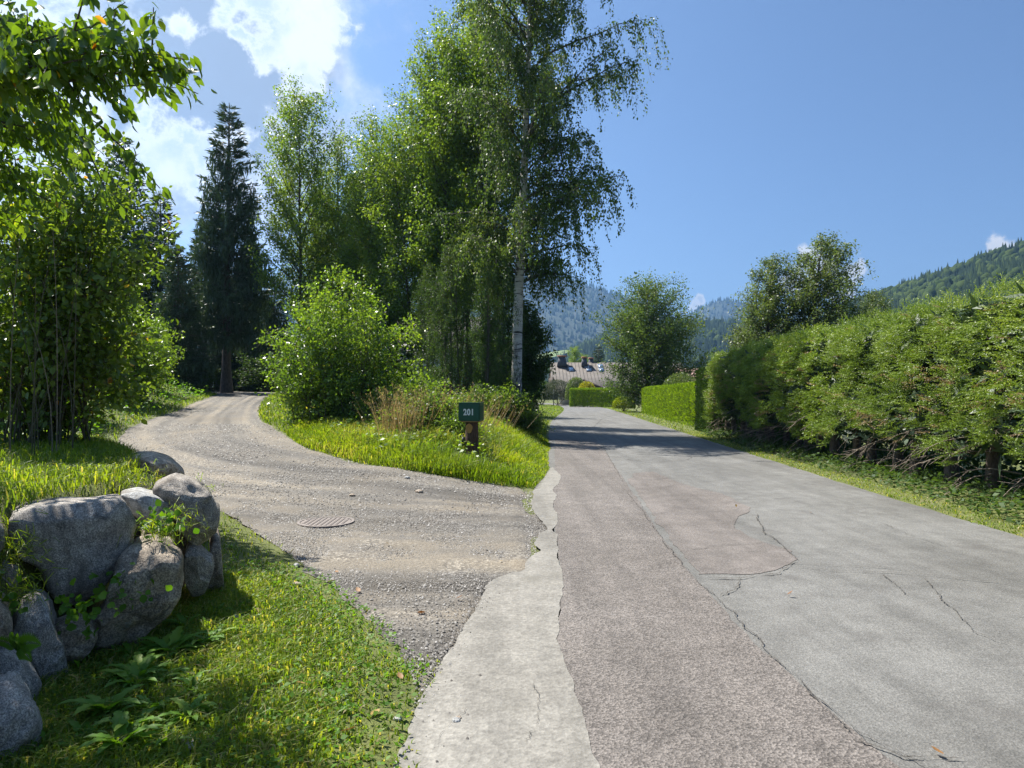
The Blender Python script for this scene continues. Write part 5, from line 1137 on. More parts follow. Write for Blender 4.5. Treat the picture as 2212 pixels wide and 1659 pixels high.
for k, (x_, y_, z_, w_) in enumerate([(-2.50, 2.75, 0.22, 0.42), (-2.72, 2.62, 0.72, 0.42), (-2.52, 2.0, 0.25, 0.45), (-2.74, 1.85, 0.75, 0.42), (-2.52, 1.25, 0.22, 0.42), (-2.74, 1.1, 0.72, 0.42), (-2.95, 3.35, 0.78, 0.36)]):   # and on towards the viewer, out of the picture
    bm = bmesh.new(); bmesh.ops.create_icosphere(bm, subdivisions=4, radius=1.0); P_ = np.array([v.co[:] for v in bm.verts]); rf = np.random.default_rng(700+k)
    P_ = np.sign(P_)*np.abs(P_)**0.7*np.array([0.30, w_, 0.30])
    for q_ in range(18):
        pn = nrm(rf.normal(size=3)); dd = P_ @ pn; ex = np.maximum(dd - dd.max()*rf.uniform(0.8, 0.95), 0); P_ = P_ - ex[:, None]*pn*0.95
    P_ = P_ + nrm(P_)*(0.035*fbm(P_*4 + k*3.1, 5))[:, None]
    for v, c_ in zip(bm.verts, P_): v.co = Vector(c_)
    for f_ in bm.faces: f_.smooth = True
    me = bpy.data.meshes.new('boulder'); bm.to_mesh(me); bm.free(); me.materials.append([M['rock_blue'], M['rock_grey'], M['rock_brown']][k % 3]); obj('boulder', me, wall, (x_, y_, z_))
# earth packed behind the stones
def earth():
    pts = np.array([(-3.05, 2.2), (-3.05, 3.6), (-3.1, 4.6), (-2.95, 5.6), (-3.3, 6.6), (-4.1, 8.1), (-5.2, 9.7)]); P = resample(pts, 40)
    V = []
    for k, (x, y) in enumerate(P):
        n = np.array([0.12, 0.02])
        V += [(x + 0.10, y, -0.1), (x, y, 0.5), (x - 0.12, y, 0.86), (x - 0.5, y, 0.93)]
    V = np.array(V); V[:, 0] += 0.06*fbm(V*3, 3); i = np.arange(39)[:, None]*4; j = np.arange(3)[None]
    F = np.stack([i+j, i+4+j, i+5+j, i+1+j], -1).reshape(-1, 4)
    obj('packed_earth', mesh('packed_earth', V, F, plain('earth', (0.050, 0.038, 0.025), 0.95, 0.5, 12, 0.6, 0.04), True), wall)
earth()

# ================================================================== mailbox
def mailbox():
    p = pix(1018, 990, 14.4); x, y = float(p[0]), 14.4; z0 = gz(x, y); zt = float(pix(1018, 875, y)[2]); zb = float(pix(1018, 911, y)[2])
    t = thing('mailbox', 'dark green box mailbox numbered 201 on a short log post', 'mailbox', (x, y, z0))
    green = plain('green_paint', (0.010, 0.075, 0.045), 0.35, 0.15, 8); wht = plain('white_vinyl', (0.75, 0.77, 0.76), 0.5, 0.03, 8)
    hb = (zt - zb)*1.06; w = 0.455; dp = 0.38; R0 = 0.10; ht = zb - z0
    # log post, knobbly and slightly tapering
    nv, nu = 26, 28; zz = np.linspace(-0.15, ht, nv); an = np.arange(nu)*2*pi/nu; A, Z = np.meshgrid(an, zz)
    RR = (0.142 - 0.012*Z/ht)*(1 + 0.07*fbm(np.stack([np.cos(A)*1.3, np.sin(A)*1.3, Z*2.5], -1) + 4, 4)) + 0.02*np.exp(-Z*6)
    V = np.stack([RR*np.cos(A) + 0.01, RR*np.sin(A), Z], -1).reshape(-1, 3); i = np.arange(nv-1)[:, None]*nu; j = np.arange(nu)[None]; j2 = (j+1) % nu
    F = np.stack([i+j, i+j2, i+nu+j2, i+nu+j], -1).reshape(-1, 4)
    post = obj('post', mesh('post', V, F, M['log'], True), t)
    mb = MB()    # fresh saw cut facing the road: a flattened oval of bare wood
    k = 22; th = np.arange(k)*2*pi/k; ov = np.stack([0.070*np.cos(th)*(1+0.08*np.sin(3*th)) - 0.01, np.full(k, -0.150), ht - 0.135 + 0.10*np.sin(th)], -1)
    for rr_, yy in ((1.0, -0.105), (0.94, -0.122)):
        pass
    inner = ov.copy(); outer = ov.copy(); outer[:, 1] = -0.115; outer[:, 0] = (outer[:, 0])*1.06
    mb.add(np.vstack([inner, outer]), np.stack([np.arange(k), (np.arange(k)+1) % k, (np.arange(k)+1) % k + k, np.arange(k)+k], -1))
    c = inner.mean(0); mb.add(np.vstack([inner, c[None]]), np.stack([np.arange(k), (np.arange(k)+1) % k, np.full(k, k)], -1))
    obj('bare_wood_patch', mb.me('bare_wood_patch', plain('bare_wood', (0.44, 0.22, 0.06), 0.7, 0.25, 14)), post)
    mb = MB(); mb.box((-0.16, -0.03, ht*0.42), (0.025, 0.045, 0.09)); obj('black_clip', mb.me('black_clip', plain('black_plastic', (0.012, 0.013, 0.016), 0.4, 0.1, 5)), post)
    def bx(nm, c, h, mat, par, bev=0.006):
        bm = bmesh.new(); bmesh.ops.create_cube(bm, size=2.0)
        for v in bm.verts: v.co = Vector((v.co.x*h[0] + c[0], v.co.y*h[1] + c[1], v.co.z*h[2] + c[2]))
        bmesh.ops.bevel(bm, geom=bm.edges[:], offset=bev, segments=2, affect='EDGES'); me = bpy.data.meshes.new(nm); bm.to_mesh(me); bm.free(); me.materials.append(mat); return obj(nm, me, par)
    bx('base_board', (0, 0, ht + 0.008), (w/2-0.04, dp/2-0.03, 0.010), plain('base_wood', (0.36, 0.22, 0.12), 0.8, 0.2, 10), t, 0.002)
    box = bx('box_body', (0, 0, ht + 0.02 + hb/2), (w/2, dp/2, hb/2), green, t, 0.010)
    bx('lid', (0, -0.004, ht + hb + 0.026), (w/2+0.008, dp/2+0.012, 0.010), green, box, 0.005)
    door = bx('door', (0, -dp/2-0.006, ht + 0.02 + hb/2 - 0.004), (w/2-0.012, 0.006, hb/2-0.018), green, box, 0.003)
    for q in range(4): bx('side_slat', (w/2+0.004, -dp/2+0.055+q*0.062, ht + 0.02 + hb/2 - 0.012), (0.006, 0.022, hb/2-0.035), green, box, 0.003)
    cu = bpy.data.curves.new('number', 'FONT'); cu.body = '201'; cu.size = 0.205; cu.align_x = 'CENTER'; cu.align_y = 'CENTER'; cu.offset = 0.0075; cu.extrude = 0.0012; cu.space_character = 1.08
    tmp = bpy.data.objects.new('number', cu); COL.objects.link(tmp); bpy.context.view_layer.update()
    me = bpy.data.meshes.new_from_object(tmp); bpy.data.objects.remove(tmp); me.materials.clear(); me.materials.append(wht)
    nm = obj('number', me, door); nm.rotation_euler = (pi/2, 0, 0); nm.location = (0.0, -dp/2-0.0142, ht + 0.02 + hb/2 - 0.005); nm.scale = (0.72, 0.86, 1)
    t.rotation_euler = (0, 0, radians(-12))
mailbox()

# manhole cover in the gravel
def manhole():
    x, y = gp(704, 1134); z = gz(x, y) + 0.012; iron = plain('rusty_iron', (0.205, 0.175, 0.155), 0.8, 0.25, 25, 0.4, 0.004)
    t = thing('manhole_cover', 'round rusty manhole cover set in the gravel', 'manhole cover', (x, y, z))
    k = 48; th = np.arange(k)*2*pi/k
    def disc(r0, r1, z0, z1):
        mb = MB(); rings = [(r0, z1), (r1, z1), (r1, z0)]
        V = np.vstack([np.stack([rr*np.cos(th), rr*np.sin(th), np.full(k, zz)], -1) for rr, zz in rings]); i = np.arange(k); i2 = (i+1) % k
        for l in range(2): mb.add(V[l*k:(l+2)*k], np.stack([i, i+k, i2+k, i2], -1))
        return mb
    obj('rim', disc(0.315, 0.35, -0.05, 0.006).me('rim', iron), t)
    mb = disc(0.0, 0.308, -0.05, 0.002); obj('cover_plate', mb.me('cover_plate', iron), t)
    r = np.random.default_rng(5)
    me = None
    for a in np.arange(-0.24, 0.25, 0.06):
        for b_ in np.arange(-0.24, 0.25, 0.06):
            if math.hypot(a, b_) > 0.275: continue
            if me is None:
                mb = MB(); mb.hexa(np.array([[-0.019, -0.019, 0], [0.019, -0.019, 0], [-0.019, 0.019, 0], [0.019, 0.019, 0], [-0.015, -0.015, 0.006], [0.015, -0.015, 0.006], [-0.015, 0.015, 0.006], [0.015, 0.015, 0.006]])); me = mb.me('stud', iron)
            obj('stud', me, t, (a, b_, 0.002))
manhole()

# posts beside the far road
def posts():
    x, y, z = base(1158, 41.5)
    p = thing('stone_post', 'squat grey stone post at the entrance left of the road', 'post', (x, y, z)); g = M['rock_grey']
    bm = bmesh.new(); bmesh.ops.create_cube(bm, size=1.0)
    for v in bm.verts: v.co = Vector((v.co.x*(0.36 if v.co.z < 0 else 0.30), v.co.y*0.34, v.co.z*1.15 + 0.5))
    bmesh.ops.bevel(bm, geom=bm.edges[:], offset=0.03, segments=2, affect='EDGES'); me = bpy.data.meshes.new('shaft'); bm.to_mesh(me); bm.free(); me.materials.append(g); obj('shaft', me, p)
    x, y, z = base(1196, 98)
    q = thing('marker_post', 'thin pale marker post at the bend of the road', 'post', (x, y, z)); mb = MB(); mb.tube(np.array([[0, 0, -0.1], [0, 0, 1.9], [0, 0, 2.6]]), 0.07, 6, cap=True); obj('shaft', mb.me('shaft', M['frame']), q)
    mb = MB(); mb.tube(np.array([[0, 0, 1.7], [0, 0, 2.3]]), 0.085, 6); obj('reflector_band', mb.me('reflector_band', M['white_plaster']), q)
posts()

# ================================================================== grass, weeds, gravel
def blades(name, label, r, X, Y, L, wd, mat, lean=0.5, dry=0.08, comb=(0, 0), patch=0.8, zoff=-0.01):
    n = len(X); Z = np.array(S(X, Y)) + zoff; P = np.stack([X, Y, Z], -1)
    a = r.random(n)*2*pi; d = np.stack([np.cos(a)*lean*r.random(n) + comb[0], np.sin(a)*lean*r.random(n) + comb[1], np.ones(n)], -1); d = nrm(d)
    fl = nrm(np.stack([d[:, 0], d[:, 1], np.full(n, -0.3)], -1) + 1e-6); sd_ = nrm(np.stack([-np.sin(a*1.7), np.cos(a*1.7), np.zeros(n)], -1))
    w = (wd*r.uniform(0.7, 1.3, n))[:, None]; Lc = L[:, None]
    m1 = P + d*Lc*0.5; tip = P + d*Lc*0.82 + fl*Lc*0.32
    V = np.stack([P - sd_*w, P + sd_*w, m1 - sd_*w*0.8, m1 + sd_*w*0.8, tip], 1).reshape(-1, 3); o = np.arange(n)[:, None]*5
    F4 = o + np.array([[0, 1, 3, 2]]); F3 = o + np.array([[2, 3, 4]])
    c = np.clip(0.42 + 0.55*fb2(X, Y, patch, 3, 2) + r.normal(0, 0.16, n), 0, 0.86); c = np.where(r.random(n) < dry, r.uniform(0.88, 1, n), c)
    ob = obj(name, mesh(name, V, [F3, F4], mat, False, {'rnd': np.concatenate([c, c])})); tag(ob, label, kind='stuff'); return ob
def scatter(r, n, x0, x1, y0, y1, keep):
    x = r.uniform(x0, x1, n); y = r.uniform(y0, y1, n); k = keep(x, y); return x[k], y[k]
r = np.random.default_rng(201)
# verge under the boulder wall
gravel_in = np.vstack([resample(DL, 80) + np.array([0.10, 0]), resample(DR, 80)[::-1]])
def dl_x(y): return np.interp(y, DL[:, 1], DL[:, 0])
def verge_keep(x, y):
    e = dl_x(y) - x + 0.22*fb2(x, y, 2.2, 3, 7); return (e > -0.04) & (x > xt(y) + 0.10) & (r.random(len(x)) < np.clip(0.16 + e*1.25, 0, 1)*np.clip(0.75 + fb2(x, y, 1.4, 2, 12), 0.15, 1))
x, y = scatter(r, 74000, -2.8, -0.2, 2.4, 6.0, verge_keep)
e = dl_x(y) - x
blades('verge_grass', 'short sunlit verge grass between boulder wall and gravel', r, x, y, (0.045 + 0.07*np.clip(e, 0, 1))*r.uniform(0.5, 1.5, len(x)), 0.0046, M['grass'], 0.8, 0.17)
x, y = scatter(r, 26000, -6.5, -1.2, 6.0, 11.5, verge_keep)
blades('verge_grass', 'thin grass strip between terrace stones and driveway', r, x, y, 0.07*r.uniform(0.6, 1.5, len(x)), 0.005, M['grass'], 0.8, 0.08)
# terrace
x, y = scatter(r, 46000, -7.0, -2.5, 3.0, 10.5, lambda x, y: (x < xt(y) - 0.05))
blades('terrace_grass', 'long lush grass on the terrace above the boulders', r, x, y, 0.13*r.uniform(0.4, 1.6, len(x))*(1 + 0.5*np.clip(fb2(x, y, 1.0, 2, 9), -0.6, 1)), 0.0045, M['grass'], 0.7, 0.05)
x, y = scatter(r, 26000, -18, -6.5, 10.0, 34, lambda x, y: (x < xt(y) + 0.7) & (x > xt(y) - 3.0) & ~in_poly(x, y, gravel_poly))
blades('bank_grass', 'grass along the left bank of the driveway', r, x, y, 0.20*r.uniform(0.5, 1.5, len(x)), 0.009, M['grass'], 0.7, 0.03)
# island bank
def isl(x, y): return (x < xl(y) - 0.02 + 0.12*fb2(x, y, 1.6, 3, 3)) & ~in_poly(x, y, gravel_poly) & (x > dr_x(y) + 0.05) & ~in_poly(x, y, pale_poly)
x, y = scatter(r, 72000, -5.5, 2.0, 11.8, 25, isl)
e = xl(y) - x
blades('island_grass', 'tall green grass on the bank round the mailbox', r, x, y, (0.08 + 0.32*np.clip((np.minimum(e, x - dr_x(y)) - 0.02)/0.6, 0, 1))*r.uniform(0.5, 1.3, len(x))*np.clip(np.hypot(x + 0.8, y - 14.0)/1.0, 0.35, 1), 0.0078, M['grass'], 0.7, 0.05, (0.06, -0.32))
x, y = scatter(r, 24000, -5.2, 0.6, 12.1, 17.5, lambda x, y: isl(x, y) & (x > dr_x(y) + 0.12) & (np.hypot(x + 0.8, y - 13.9) > 0.6) & (x < xl(y) - 1.15) & (fb2(x, y, 1.1, 2, 31) > -0.25))
blades('wild_grass', 'tall wild grass sloping from the big bush down to the mailbox', r, x, y, 0.62*r.uniform(0.35, 1.2, len(x))*np.clip((x - dr_x(y))/1.2, 0.45, 1), 0.0055, M['grass_wild'], 0.75, 0.0, (0.08, -0.22))
x, y = scatter(r, 30000, -10.5, -3.0, 14, 30, lambda x, y: isl(x, y) & (x < dr_x(y) + 1.7))
blades('island_grass', 'grass fringe along the driveway side of the island', r, x, y, 0.22*r.uniform(0.5, 1.4, len(x)), 0.009, M['grass'], 0.6, 0.06)
x, y = scatter(r, 24000, -4, 5.5, 24, 42, lambda x, y: (x < xl(y) - 0.1) & (x > xl(y) - 4))
blades('bank_grass', 'grass on the roadside bank under the birch', r, x, y, 0.20*r.uniform(0.5, 1.4, len(x)), 0.010, M['grass'], 0.6, 0.05)
x, y = scatter(r, 30000, -4, 8, 45, 104, lambda x, y: ~in_poly(x, y, road_poly) & (x < np.interp(y, RL[:12, 1], RL[:12, 0])) & (x > np.interp(y, RL[:12, 1], RL[:12, 0]) - 7))
blades('lawn_grass', 'bright mown lawn inside the far road bend', r, x, y, 0.14*r.uniform(0.5, 1.4, len(x)), 0.022, M['grass'], 0.7, 0.0)
# right verge
def xr_(y): return np.interp(y, RR[:, 1], RR[:, 0])
x, y = scatter(r, 48000, 5.4, 8.6, 5.5, 30, lambda x, y: (x > xr_(y) + 0.02 + 0.16*fb2(x, y, 1.5, 3, 5)) & (x < xr_(y) + np.interp(y, [5, 12, 20, 30], [0.55, 0.55, 0.55, 0.8])))
blades('verge_grass', 'short yellowish verge grass along the spruce hedge', r, x, y, 0.055*r.uniform(0.4, 1.6, len(x)), 0.0065, M['grass'], 0.9, 0.22)
x, y = scatter(r, 18000, 7.0, 15, 30, 92, lambda x, y: (x > xr_(y) + 0.05) & (x < xr_(y) + 1.6))
blades('verge_grass', 'bright verge grass along the far right-hand hedges', r, x, y, 0.12*r.uniform(0.4, 1.5, len(x)), 0.018, M['grass'], 0.8, 0.05)
# leafy ground cover under the spruce hedge
def ground_cover(name, label, r, X, Y, size, hmax, mat, cat=None):
    n = len(X); Z = np.array(S(X, Y)) + hmax*r.random(n)**1.5; P = np.stack([X, Y, Z], -1); L = size*r.uniform(0.6, 1.3, n)
    V, F = leaf_quads(P, nrm(runit(r, n)*np.array([1, 1, 0.5])), runit(r, n)*0.6 + np.array([0, 0, 1.0]), L, L*0.7, 0.12)
    o = obj(name, mesh(name, V, F, mat, False, {'rnd': np.clip(r.normal(0.5, 0.2, n), 0, 1)})); tag(o, label, kind='stuff'); return o
x, y = scatter(r, 26000, 5.9, 9.5, 5, 28, lambda x, y: (x > xr_(y) + 0.45 + 0.2*fb2(x, y, 1.2, 3, 6)) & (x < hedge_x(y) + 0.6))
ground_cover('ground_cover', 'leafy dark ground cover below the spruce hedge', r, x, y, 0.080, 0.22, M['leaf_dark'])
x, y = scatter(r, 16000, -18, -5, 8, 32, lambda x, y: (x < xt(y) + 0.25) & (x > xt(y) - 1.6))
ground_cover('ground_cover', 'ferny undergrowth along the left bank of the driveway', r, x, y, 0.11, 0.45, M['weed'])
x, y = scatter(r, 9000, -5.0, 1.0, 13, 27, lambda x, y: isl(x, y) & (x > dr_x(y) + 0.8) & (x < xl(y) - 1.2))
ground_cover('ground_cover', 'nettles and weeds on the bank behind the mailbox', r, x, y, 0.09, 0.40, M['leaf_bush'])
x, y = scatter(r, 8000, -2.9, -0.5, 2.4, 6.4, lambda x, y: (x > xt(y) + 0.15) & (x < dl_x(y) + 0.05))
ground_cover('clover', 'small clover and plantain leaves in the verge grass', r, x, y, 0.030, 0.060, M['weed'])

# gravel stones
def pebbles(name, label, r, X, Y, size, mat):
    n = len(X); Z = np.array(S(X, Y)) + 0.004 - 0.02*sst((X + 0.3)/0.5); s = size*np.exp(r.normal(0, 0.35, n))
    o8 = np.array([[1, 0, -0.4], [-1, 0, -0.4], [0, 1, -0.4], [0, -1, -0.4], [0, 0, 1]], float)
    V = o8[None]*r.uniform(0.6, 1.2, (n, 5, 1))*np.stack([s, s*r.uniform(0.6, 1, n), s*r.uniform(0.4, 0.75, n)], -1)[:, None, :]
    a = r.random(n)*2*pi; c, si = np.cos(a)[:, None], np.sin(a)[:, None]
    V = np.stack([V[..., 0]*c - V[..., 1]*si, V[..., 0]*si + V[..., 1]*c, V[..., 2]], -1) + np.stack([X, Y, Z + s*0.25], -1)[:, None]
    f = np.array([[0, 2, 4], [2, 1, 4], [1, 3, 4], [3, 0, 4]]); F = (f[None] + (np.arange(n)*5)[:, None, None]).reshape(-1, 3)
    o = obj(name, mesh(name, V.reshape(-1, 3), F, mat, False, {'rnd': np.repeat(r.random(n), 4)})); tag(o, label, kind='stuff')
M['pebble'] = leafmat('gravel_stone', [(0.0, (0.0638, 0.0578, 0.0510)), (0.35, (0.1403, 0.1292, 0.1148)), (0.8, (0.2295, 0.2167, 0.1955)), (1.0, (0.3910, 0.3740, 0.3485))], 0.0, (0.7000, 0.7000, 0.7000), 0.75, 0.3)
gk = lambda x, y: in_poly(x, y, gravel_poly) & (r.random(len(x)) < np.clip(0.55 + 0.8*fb2(x, y, 0.9, 3, 21), 0.15, 1)) & ~(in_poly(x, y, pale_poly) & (r.random(len(x)) < np.where(y > 5.2, 0.72, 0.95)))
x, y = scatter(r, 120000, -3.8, 0.5, 3.0, 9.5, gk)
pebbles('gravel', 'loose grey gravel in the driveway mouth', r, x, y, 0.0075, M['pebble'])
x, y = scatter(r, 60000, -9, 0.5, 9.5, 18, gk)
pebbles('gravel', 'loose grey gravel further up the driveway', r, x, y, 0.012, M['pebble'])

# weed rosettes in the verge
def rosette(seed, nl, L):
    r = np.random.default_rng(seed); mb = MB()
    for k in range(nl):
        a = k*2.4 + r.normal()*0.3; l = L*r.uniform(0.55, 1.15); el = r.uniform(0.5, 1.5); out = np.array([cos(a), sin(a), 0]); sd_ = np.array([-sin(a), cos(a), 0])
        n = 12; s = np.linspace(0, 1, n); c = out[None]*(l*np.sin(el*0.3 + s*0.9)*s)[:, None]*1.1 + np.array([0, 0, 1.0])[None]*(l*(el*s - 0.55*el*s**2.2))[:, None]
        w = l*0.13*(np.sin(np.clip(s, 0, 1)**0.75*pi*0.93) + 0.06)*(1 + 0.22*np.where(np.arange(n) % 2, 1, -1)*(s > 0.12)*(s < 0.9)); w[-1] = 0.002
        up = np.array([0, 0, 1.0])*0.35
        lft = c + sd_*w[:, None] + up*w[:, None]; rgt = c - sd_*w[:, None] + up*w[:, None]; V = np.concatenate([lft, c, rgt]); i = np.arange(n-1)
        col = np.clip(r.normal(0.5, 0.2), 0, 1)
        mb.add(V, np.concatenate([np.stack([i, n+i, n+i+1, i+1], -1), np.stack([n+i, 2*n+i, 2*n+i+1, n+i+1], -1)]), col)
    return mb.me('leaves', M['weed'], True, 'rnd')
ros = [rosette(400, 18, 0.15), rosette(401, 14, 0.12), rosette(402, 22, 0.17)]
r = np.random.default_rng(77)
spots = [(230, 1580, 2, 1.1), (300, 1500, 0, 1.1), (370, 1440, 2, 1.1), (400, 1380, 1, 1.1), (330, 1570, 1, 1.1), (260, 1650, 0, 1.15), (180, 1640, 1, 1.0), (450, 1420, 0, 0.8), (520, 1390, 1, 0.7), (470, 1350, 1, 0.8), (420, 1520, 1, 0.9), (360, 1640, 1, 0.9), (560, 1470, 1, 0.5), (640, 1420, 1, 0.45), (600, 1330, 1, 0.5), (700, 1500, 1, 0.45), (540, 1270, 1, 0.6), (500, 1200, 1, 0.55), (740, 1560, 1, 0.4), (660, 1600, 1, 0.45), (580, 1580, 1, 0.5), (290, 1610, 2, 0.8), (240, 1500, 1, 0.9), (480, 1480, 1, 0.6)]
spots = spots[:12] + [(float(q[0]), float(q[1]), int(q[2]), float(q[3])) for q in zip(r.uniform(190, 470, 16), r.uniform(1400, 1650, 16), r.integers(0, 3, 16), r.uniform(0.6, 1.0, 16))] + spots[12:]
for k, (px, py, v, s) in enumerate(spots):
    x, y = gp(px, py)
    if k < 28: lab, g = 'large broad-leaved weed rosette in the shade below the boulders', 'large weed rosettes below the boulder wall'
    else: lab, g = 'small flat weed rosette in the sunny verge grass', 'small weed rosettes in the verge'
    t = thing('weed_rosette', lab, 'weed', (x, y, gz(x, y)), g); t.rotation_euler = (0, 0, k*1.7); t.scale = (s, s, s); obj('leaves', ros[v], t)
# fern on the boulders
def fern():
    r = np.random.default_rng(88); p = pix(35, 1405, 3.45); t = thing('fern', 'small light green fern growing between the boulders', 'fern', tuple(p))
    for k, (dx, dz, L) in enumerate(((0.16, 0.05, 1.0), (0.13, -0.02, 0.8), (0.05, 0.10, 0.7), (-0.05, 0.08, 0.6), (0.10, 0.10, 0.6))):
        e = np.array([dx, -0.06 - 0.02*k, dz]); c = np.array([dx*0.5, -0.05, dz*0.5 + 0.05]); n = 20; P = bez(np.zeros(3), c, e, n); T = nrm(np.gradient(P, axis=0)); sd_ = nrm(np.cross(T, np.array([0, -1.0, 0.35])))
        mb = MB(); mb.tube(P, np.linspace(0.002, 0.0008, n), 4, 0.3)
        for sgn in (-1, 1):
            s = np.linspace(0, 1, n)[1:]; l = 0.062*L*np.sin(np.clip(1.08 - s, 0, 1)*pi*0.62); A = nrm(sd_[1:]*sgn + T[1:]*0.45); V, F = leaf_quads(P[1:], A, np.tile(np.array([0, -0.8, 0.6]), (n-1, 1)), l, np.full(n-1, 0.013), 0.05)
            mb.add(V, F, 0.7)
        obj('frond', mb.me('frond', M['weed'], False, 'rnd'), t)
fern()
# leafy creepers and grass tufts in the joints of the wall
def tufts():
    r = np.random.default_rng(89)
    for k, (px, py, d, n, L, lab) in enumerate([(25, 1190, 4.0, 150, 0.17, 'long grass tuft hanging at the left of the largest boulder'), (340, 1150, 4.55, 150, 0.12, 'sunlit grass tuft in the joint right of the largest boulder'), (390, 1120, 4.75, 110, 0.11, 'grass tuft under the speckled corner boulder'), (40, 1270, 3.85, 130, 0.14, 'trailing grass in the shade at the left of the wall'), (460, 1330, 5.0, 160, 0.12, 'grass tuft at the foot of the wall end'), (300, 1040, 5.6, 300, 0.13, 'grass growing over the tan stone'), (420, 1060, 5.5, 120, 0.12, 'thin grass behind the speckled corner boulder')]):
        c = pix(px, py, d); t = thing('grass_tuft', lab, 'grass tuft', tuple(c)); P = r.normal(size=(n, 3))*np.array([0.09, 0.05, 0.05])*(1.3 if L > 0.14 else 1); a = runit(r, n)*0.8 + np.array([0.1, -0.6, 0.5]); V = []; l = L*r.uniform(0.5, 1.4, n); d_ = nrm(a); sd_ = nrm(np.cross(d_, runit(r, n)))
        w = 0.0022; m1 = P + d_*(l*0.5)[:, None]; tip = P + d_*(l*0.85)[:, None] - np.array([0, 0, 1.0])*(l*0.45)[:, None]
        V = np.stack([P - sd_*w, P + sd_*w, m1 - sd_*w, m1 + sd_*w, tip], 1).reshape(-1, 3); o = np.arange(n)[:, None]*5
        col = np.clip(r.normal(0.5, 0.2, n), 0, 1); obj('blades', mesh('blades', V, [o + np.array([[2, 3, 4]]), o + np.array([[0, 1, 3, 2]])], M['grass'], False, {'rnd': np.concatenate([col, col])}), t)
    for k, (px, py, d, n, lab) in enumerate([(180, 1320, 4.0, 70, 'dark leafy creeper in the hollow below the largest boulder'), (275, 1260, 4.25, 45, 'leafy creeper between the two big boulders'), (350, 1130, 4.6, 50, 'sunlit strawberry leaves in the upper wall joint'), (200, 1470, 3.9, 45, 'leafy creeper at the foot of the slanting boulder'), (20, 1300, 3.75, 50, 'leafy creeper at the left picture edge of the wall')]):
        c = pix(px, py, d); t = thing('creeper', lab, 'creeper', tuple(c)); P = r.normal(size=(n, 3))*np.array([0.11, 0.04, 0.06]); P[:, 1] -= 0.05
        L = r.uniform(0.03, 0.06, n); V, F3, F4 = leaf_near(P, nrm(runit(r, n) + np.array([0, -0.4, 0])), runit(r, n)*0.7 + np.array([0, -0.7, 0.7]), L, L*0.85, 0.15); col = np.clip(r.normal(0.4, 0.2, n), 0, 1)
        lv = obj('leaves', mesh('leaves', V, [F3, F4], M['weed'], False, {'rnd': np.concatenate([np.repeat(col, 4)]*2)}), t)
        mb = MB()
        for q in range(8): mb.tube(bez(np.zeros(3), P[q]*0.5 + np.array([0, -0.03, 0.02]), P[q], 5), 0.0018, 3)
        obj('stems', mb.me('stems', M['stem']), t)
tufts()
# dry tan grass clump and seed heads on the island
def drygrass():
    r = np.random.default_rng(90)
    for px, d, n, L, lab in [(862, 15.2, 230, 1.05, 'tall tan dry grass clump beside the big sunlit bush'), (945, 16.2, 190, 1.0, 'feathery dry grass seed heads left of the mailbox'), (1005, 18.0, 120, 0.9, 'dry grass stalks behind the mailbox')]:
        b = base(px, d); t = thing('dry_grass', lab, 'dry grass', b); P = r.normal(size=(n, 3))*np.array([0.22 if n > 200 else 0.55, 0.25, 0]); l = L*r.uniform(0.6, 1.2, n); d_ = nrm(r.normal(size=(n, 3))*0.14 + P*np.array([0.5, 0.5, 0]) + np.array([0.0, 0, 1.0])); sd_ = nrm(np.cross(d_, runit(r, n))); w = 0.006
        m1 = P + d_*(l*0.6)[:, None]; tip = P + d_*l[:, None] + runit(r, n)*(l*0.10)[:, None]
        V = np.stack([P - sd_*w, P + sd_*w, m1 - sd_*w*0.7, m1 + sd_*w*0.7, tip], 1).reshape(-1, 3); o = np.arange(n)[:, None]*5; col = r.random(n)
        obj('stalks', mesh('stalks', V, [o + np.array([[2, 3, 4]]), o + np.array([[0, 1, 3, 2]])], M['grass_dry'], False, {'rnd': np.concatenate([col, col])}), t)
        m = n*5; i = r.integers(0, n, m); pp = tip[i] - d_[i]*(r.random(m)*0.22)[:, None] + r.normal(size=(m, 3))*0.02; V, F = leaf_quads(pp, nrm(d_[i] + runit(r, m)*0.8), runit(r, m), np.full(m, 0.05), np.full(m, 0.012), 0.1)
        obj('seed_heads', mesh('seed_heads', V, F, M['grass_dry'], False, {'rnd': r.random(m)}), t)
drygrass()
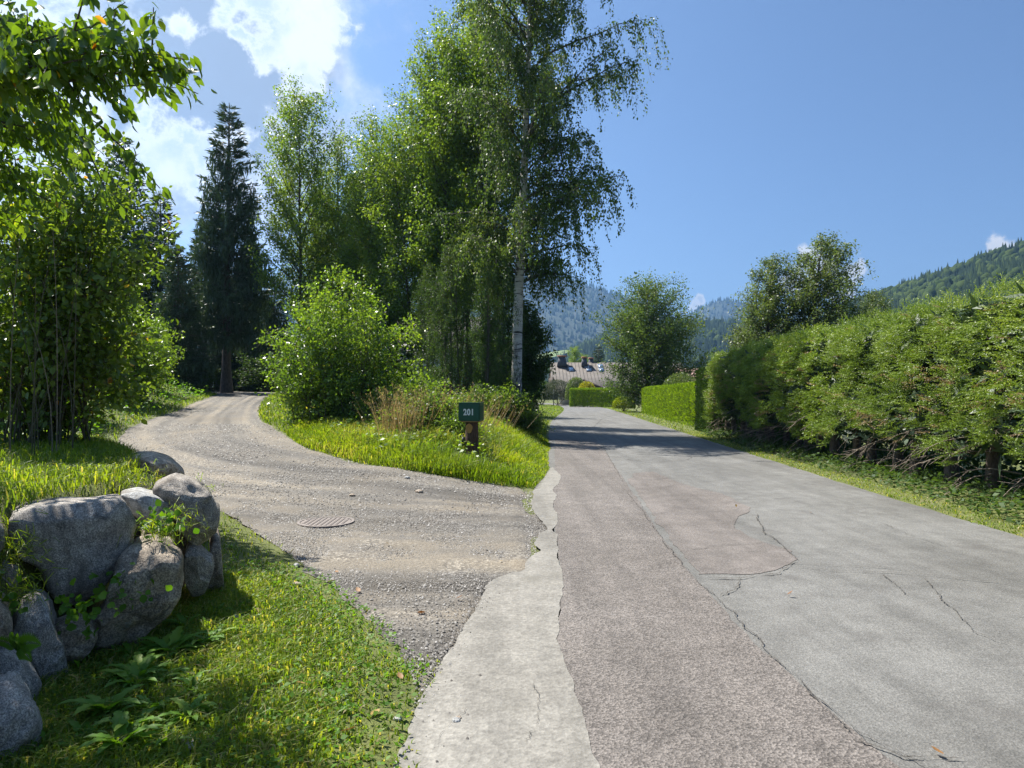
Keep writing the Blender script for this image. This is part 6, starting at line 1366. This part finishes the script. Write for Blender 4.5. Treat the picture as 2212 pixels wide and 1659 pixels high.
# fallen leaves and loose stones
def litter():
    r = np.random.default_rng(91)
    lf = [(705, 1262), (778, 1285), (840, 1180), (735, 1610), (730, 1240), (1085, 1215), (985, 1300), (870, 1480), (660, 1510), (1700, 1290), (2040, 1640), (820, 1550), (620, 1620), (1755, 1110), (1590, 1098), (900, 1330), (560, 1350)]
    lm_ = None
    for k, (px, py) in enumerate(lf):
        x, y = gp(px, py); P = np.zeros((1, 3)); V, F3, F4 = leaf_near(P, np.array([[1.0, 0, 0.15]]), np.array([[0.1, 0.2, 1.0]]), np.array([0.07]), np.array([0.035]), -0.3)
        if k < 3 or lm_ is None: lm_ = [mesh('fallen_leaf', V, [F3, F4], M['fallen'], False, {'rnd': np.full(8, q)}) for q in (0.1, 0.5, 0.9)]
        o = obj('fallen_leaf', lm_[k % 3], None, (x, y, (gz(x, y) if x < 0.4 else 0.0) + 0.022)); o.rotation_euler = (r.normal()*0.3, r.normal()*0.3, k*2.1); s = r.uniform(0.6, 1.1); o.scale = (s, s, s)
        if x > 0.5: tag(o, 'small dry brown leaf lying on the asphalt', 'leaf', 'fallen leaves on the road')
        else: tag(o, 'small dry brown leaf lying on the gravel or verge', 'leaf', 'fallen leaves beside the road')
    for k, (px, py, s) in enumerate([(408, 1630, 0.035), (418, 1640, 0.03), (395, 1625, 0.025), (510, 1358, 0.04), (640, 1275, 0.03), (985, 1560, 0.02), (990, 1555, 0.015), (640, 1225, 0.03), (905, 1080, 0.05), (880, 1062, 0.045), (760, 1090, 0.04), (860, 1560, 0.02)]):
        x, y = gp(px, py); bm = bmesh.new(); bmesh.ops.create_icosphere(bm, subdivisions=2, radius=s)
        for v in bm.verts: v.co = Vector((v.co.x*1.2, v.co.y, v.co.z*0.65))*(1 + 0.25*float(vnoise(np.array([v.co.x, v.co.y, v.co.z])/s*0.9 + k*5)))
        me = bpy.data.meshes.new('loose_stone'); bm.to_mesh(me); bm.free(); me.materials.append(M['rock_white'] if k % 2 else M['rock_tan'])
        tag(obj('loose_stone', me, None, (x, y, gz(x, y) + s*0.3)), 'small pale loose stone lying on verge or gravel', 'stone', 'loose stones beside the driveway')
litter()

# ================================================================== haze between here and the mountains
def haze():
    mb = MB(); x0, x1, y0, y1, z0, z1 = -7500, 7500, -3600, 8200, -12, 720
    mb.hexa(np.array([[x0, y0, z0], [x1, y0, z0], [x0, y1, z0], [x1, y1, z0], [x0, y0, z1], [x1, y0, z1], [x0, y1, z1], [x1, y1, z1]]))
    m = bpy.data.materials.new('haze'); m.use_nodes = True; nt = m.node_tree; nt.nodes.clear(); out = N(nt, 'ShaderNodeOutputMaterial'); v = N(nt, 'ShaderNodeVolumePrincipled')
    v.inputs['Color'].default_value = (0.30, 0.57, 1.0, 1); v.inputs['Density'].default_value = HAZE; v.inputs['Anisotropy'].default_value = 0.5; nt.links.new(v.outputs[0], out.inputs['Volume'])
    o = obj('haze', mb.me('haze', m)); tag(o, 'thin blue haze in the valley air', kind='stuff')
HAZE = 0.00017
if HAZE: haze()
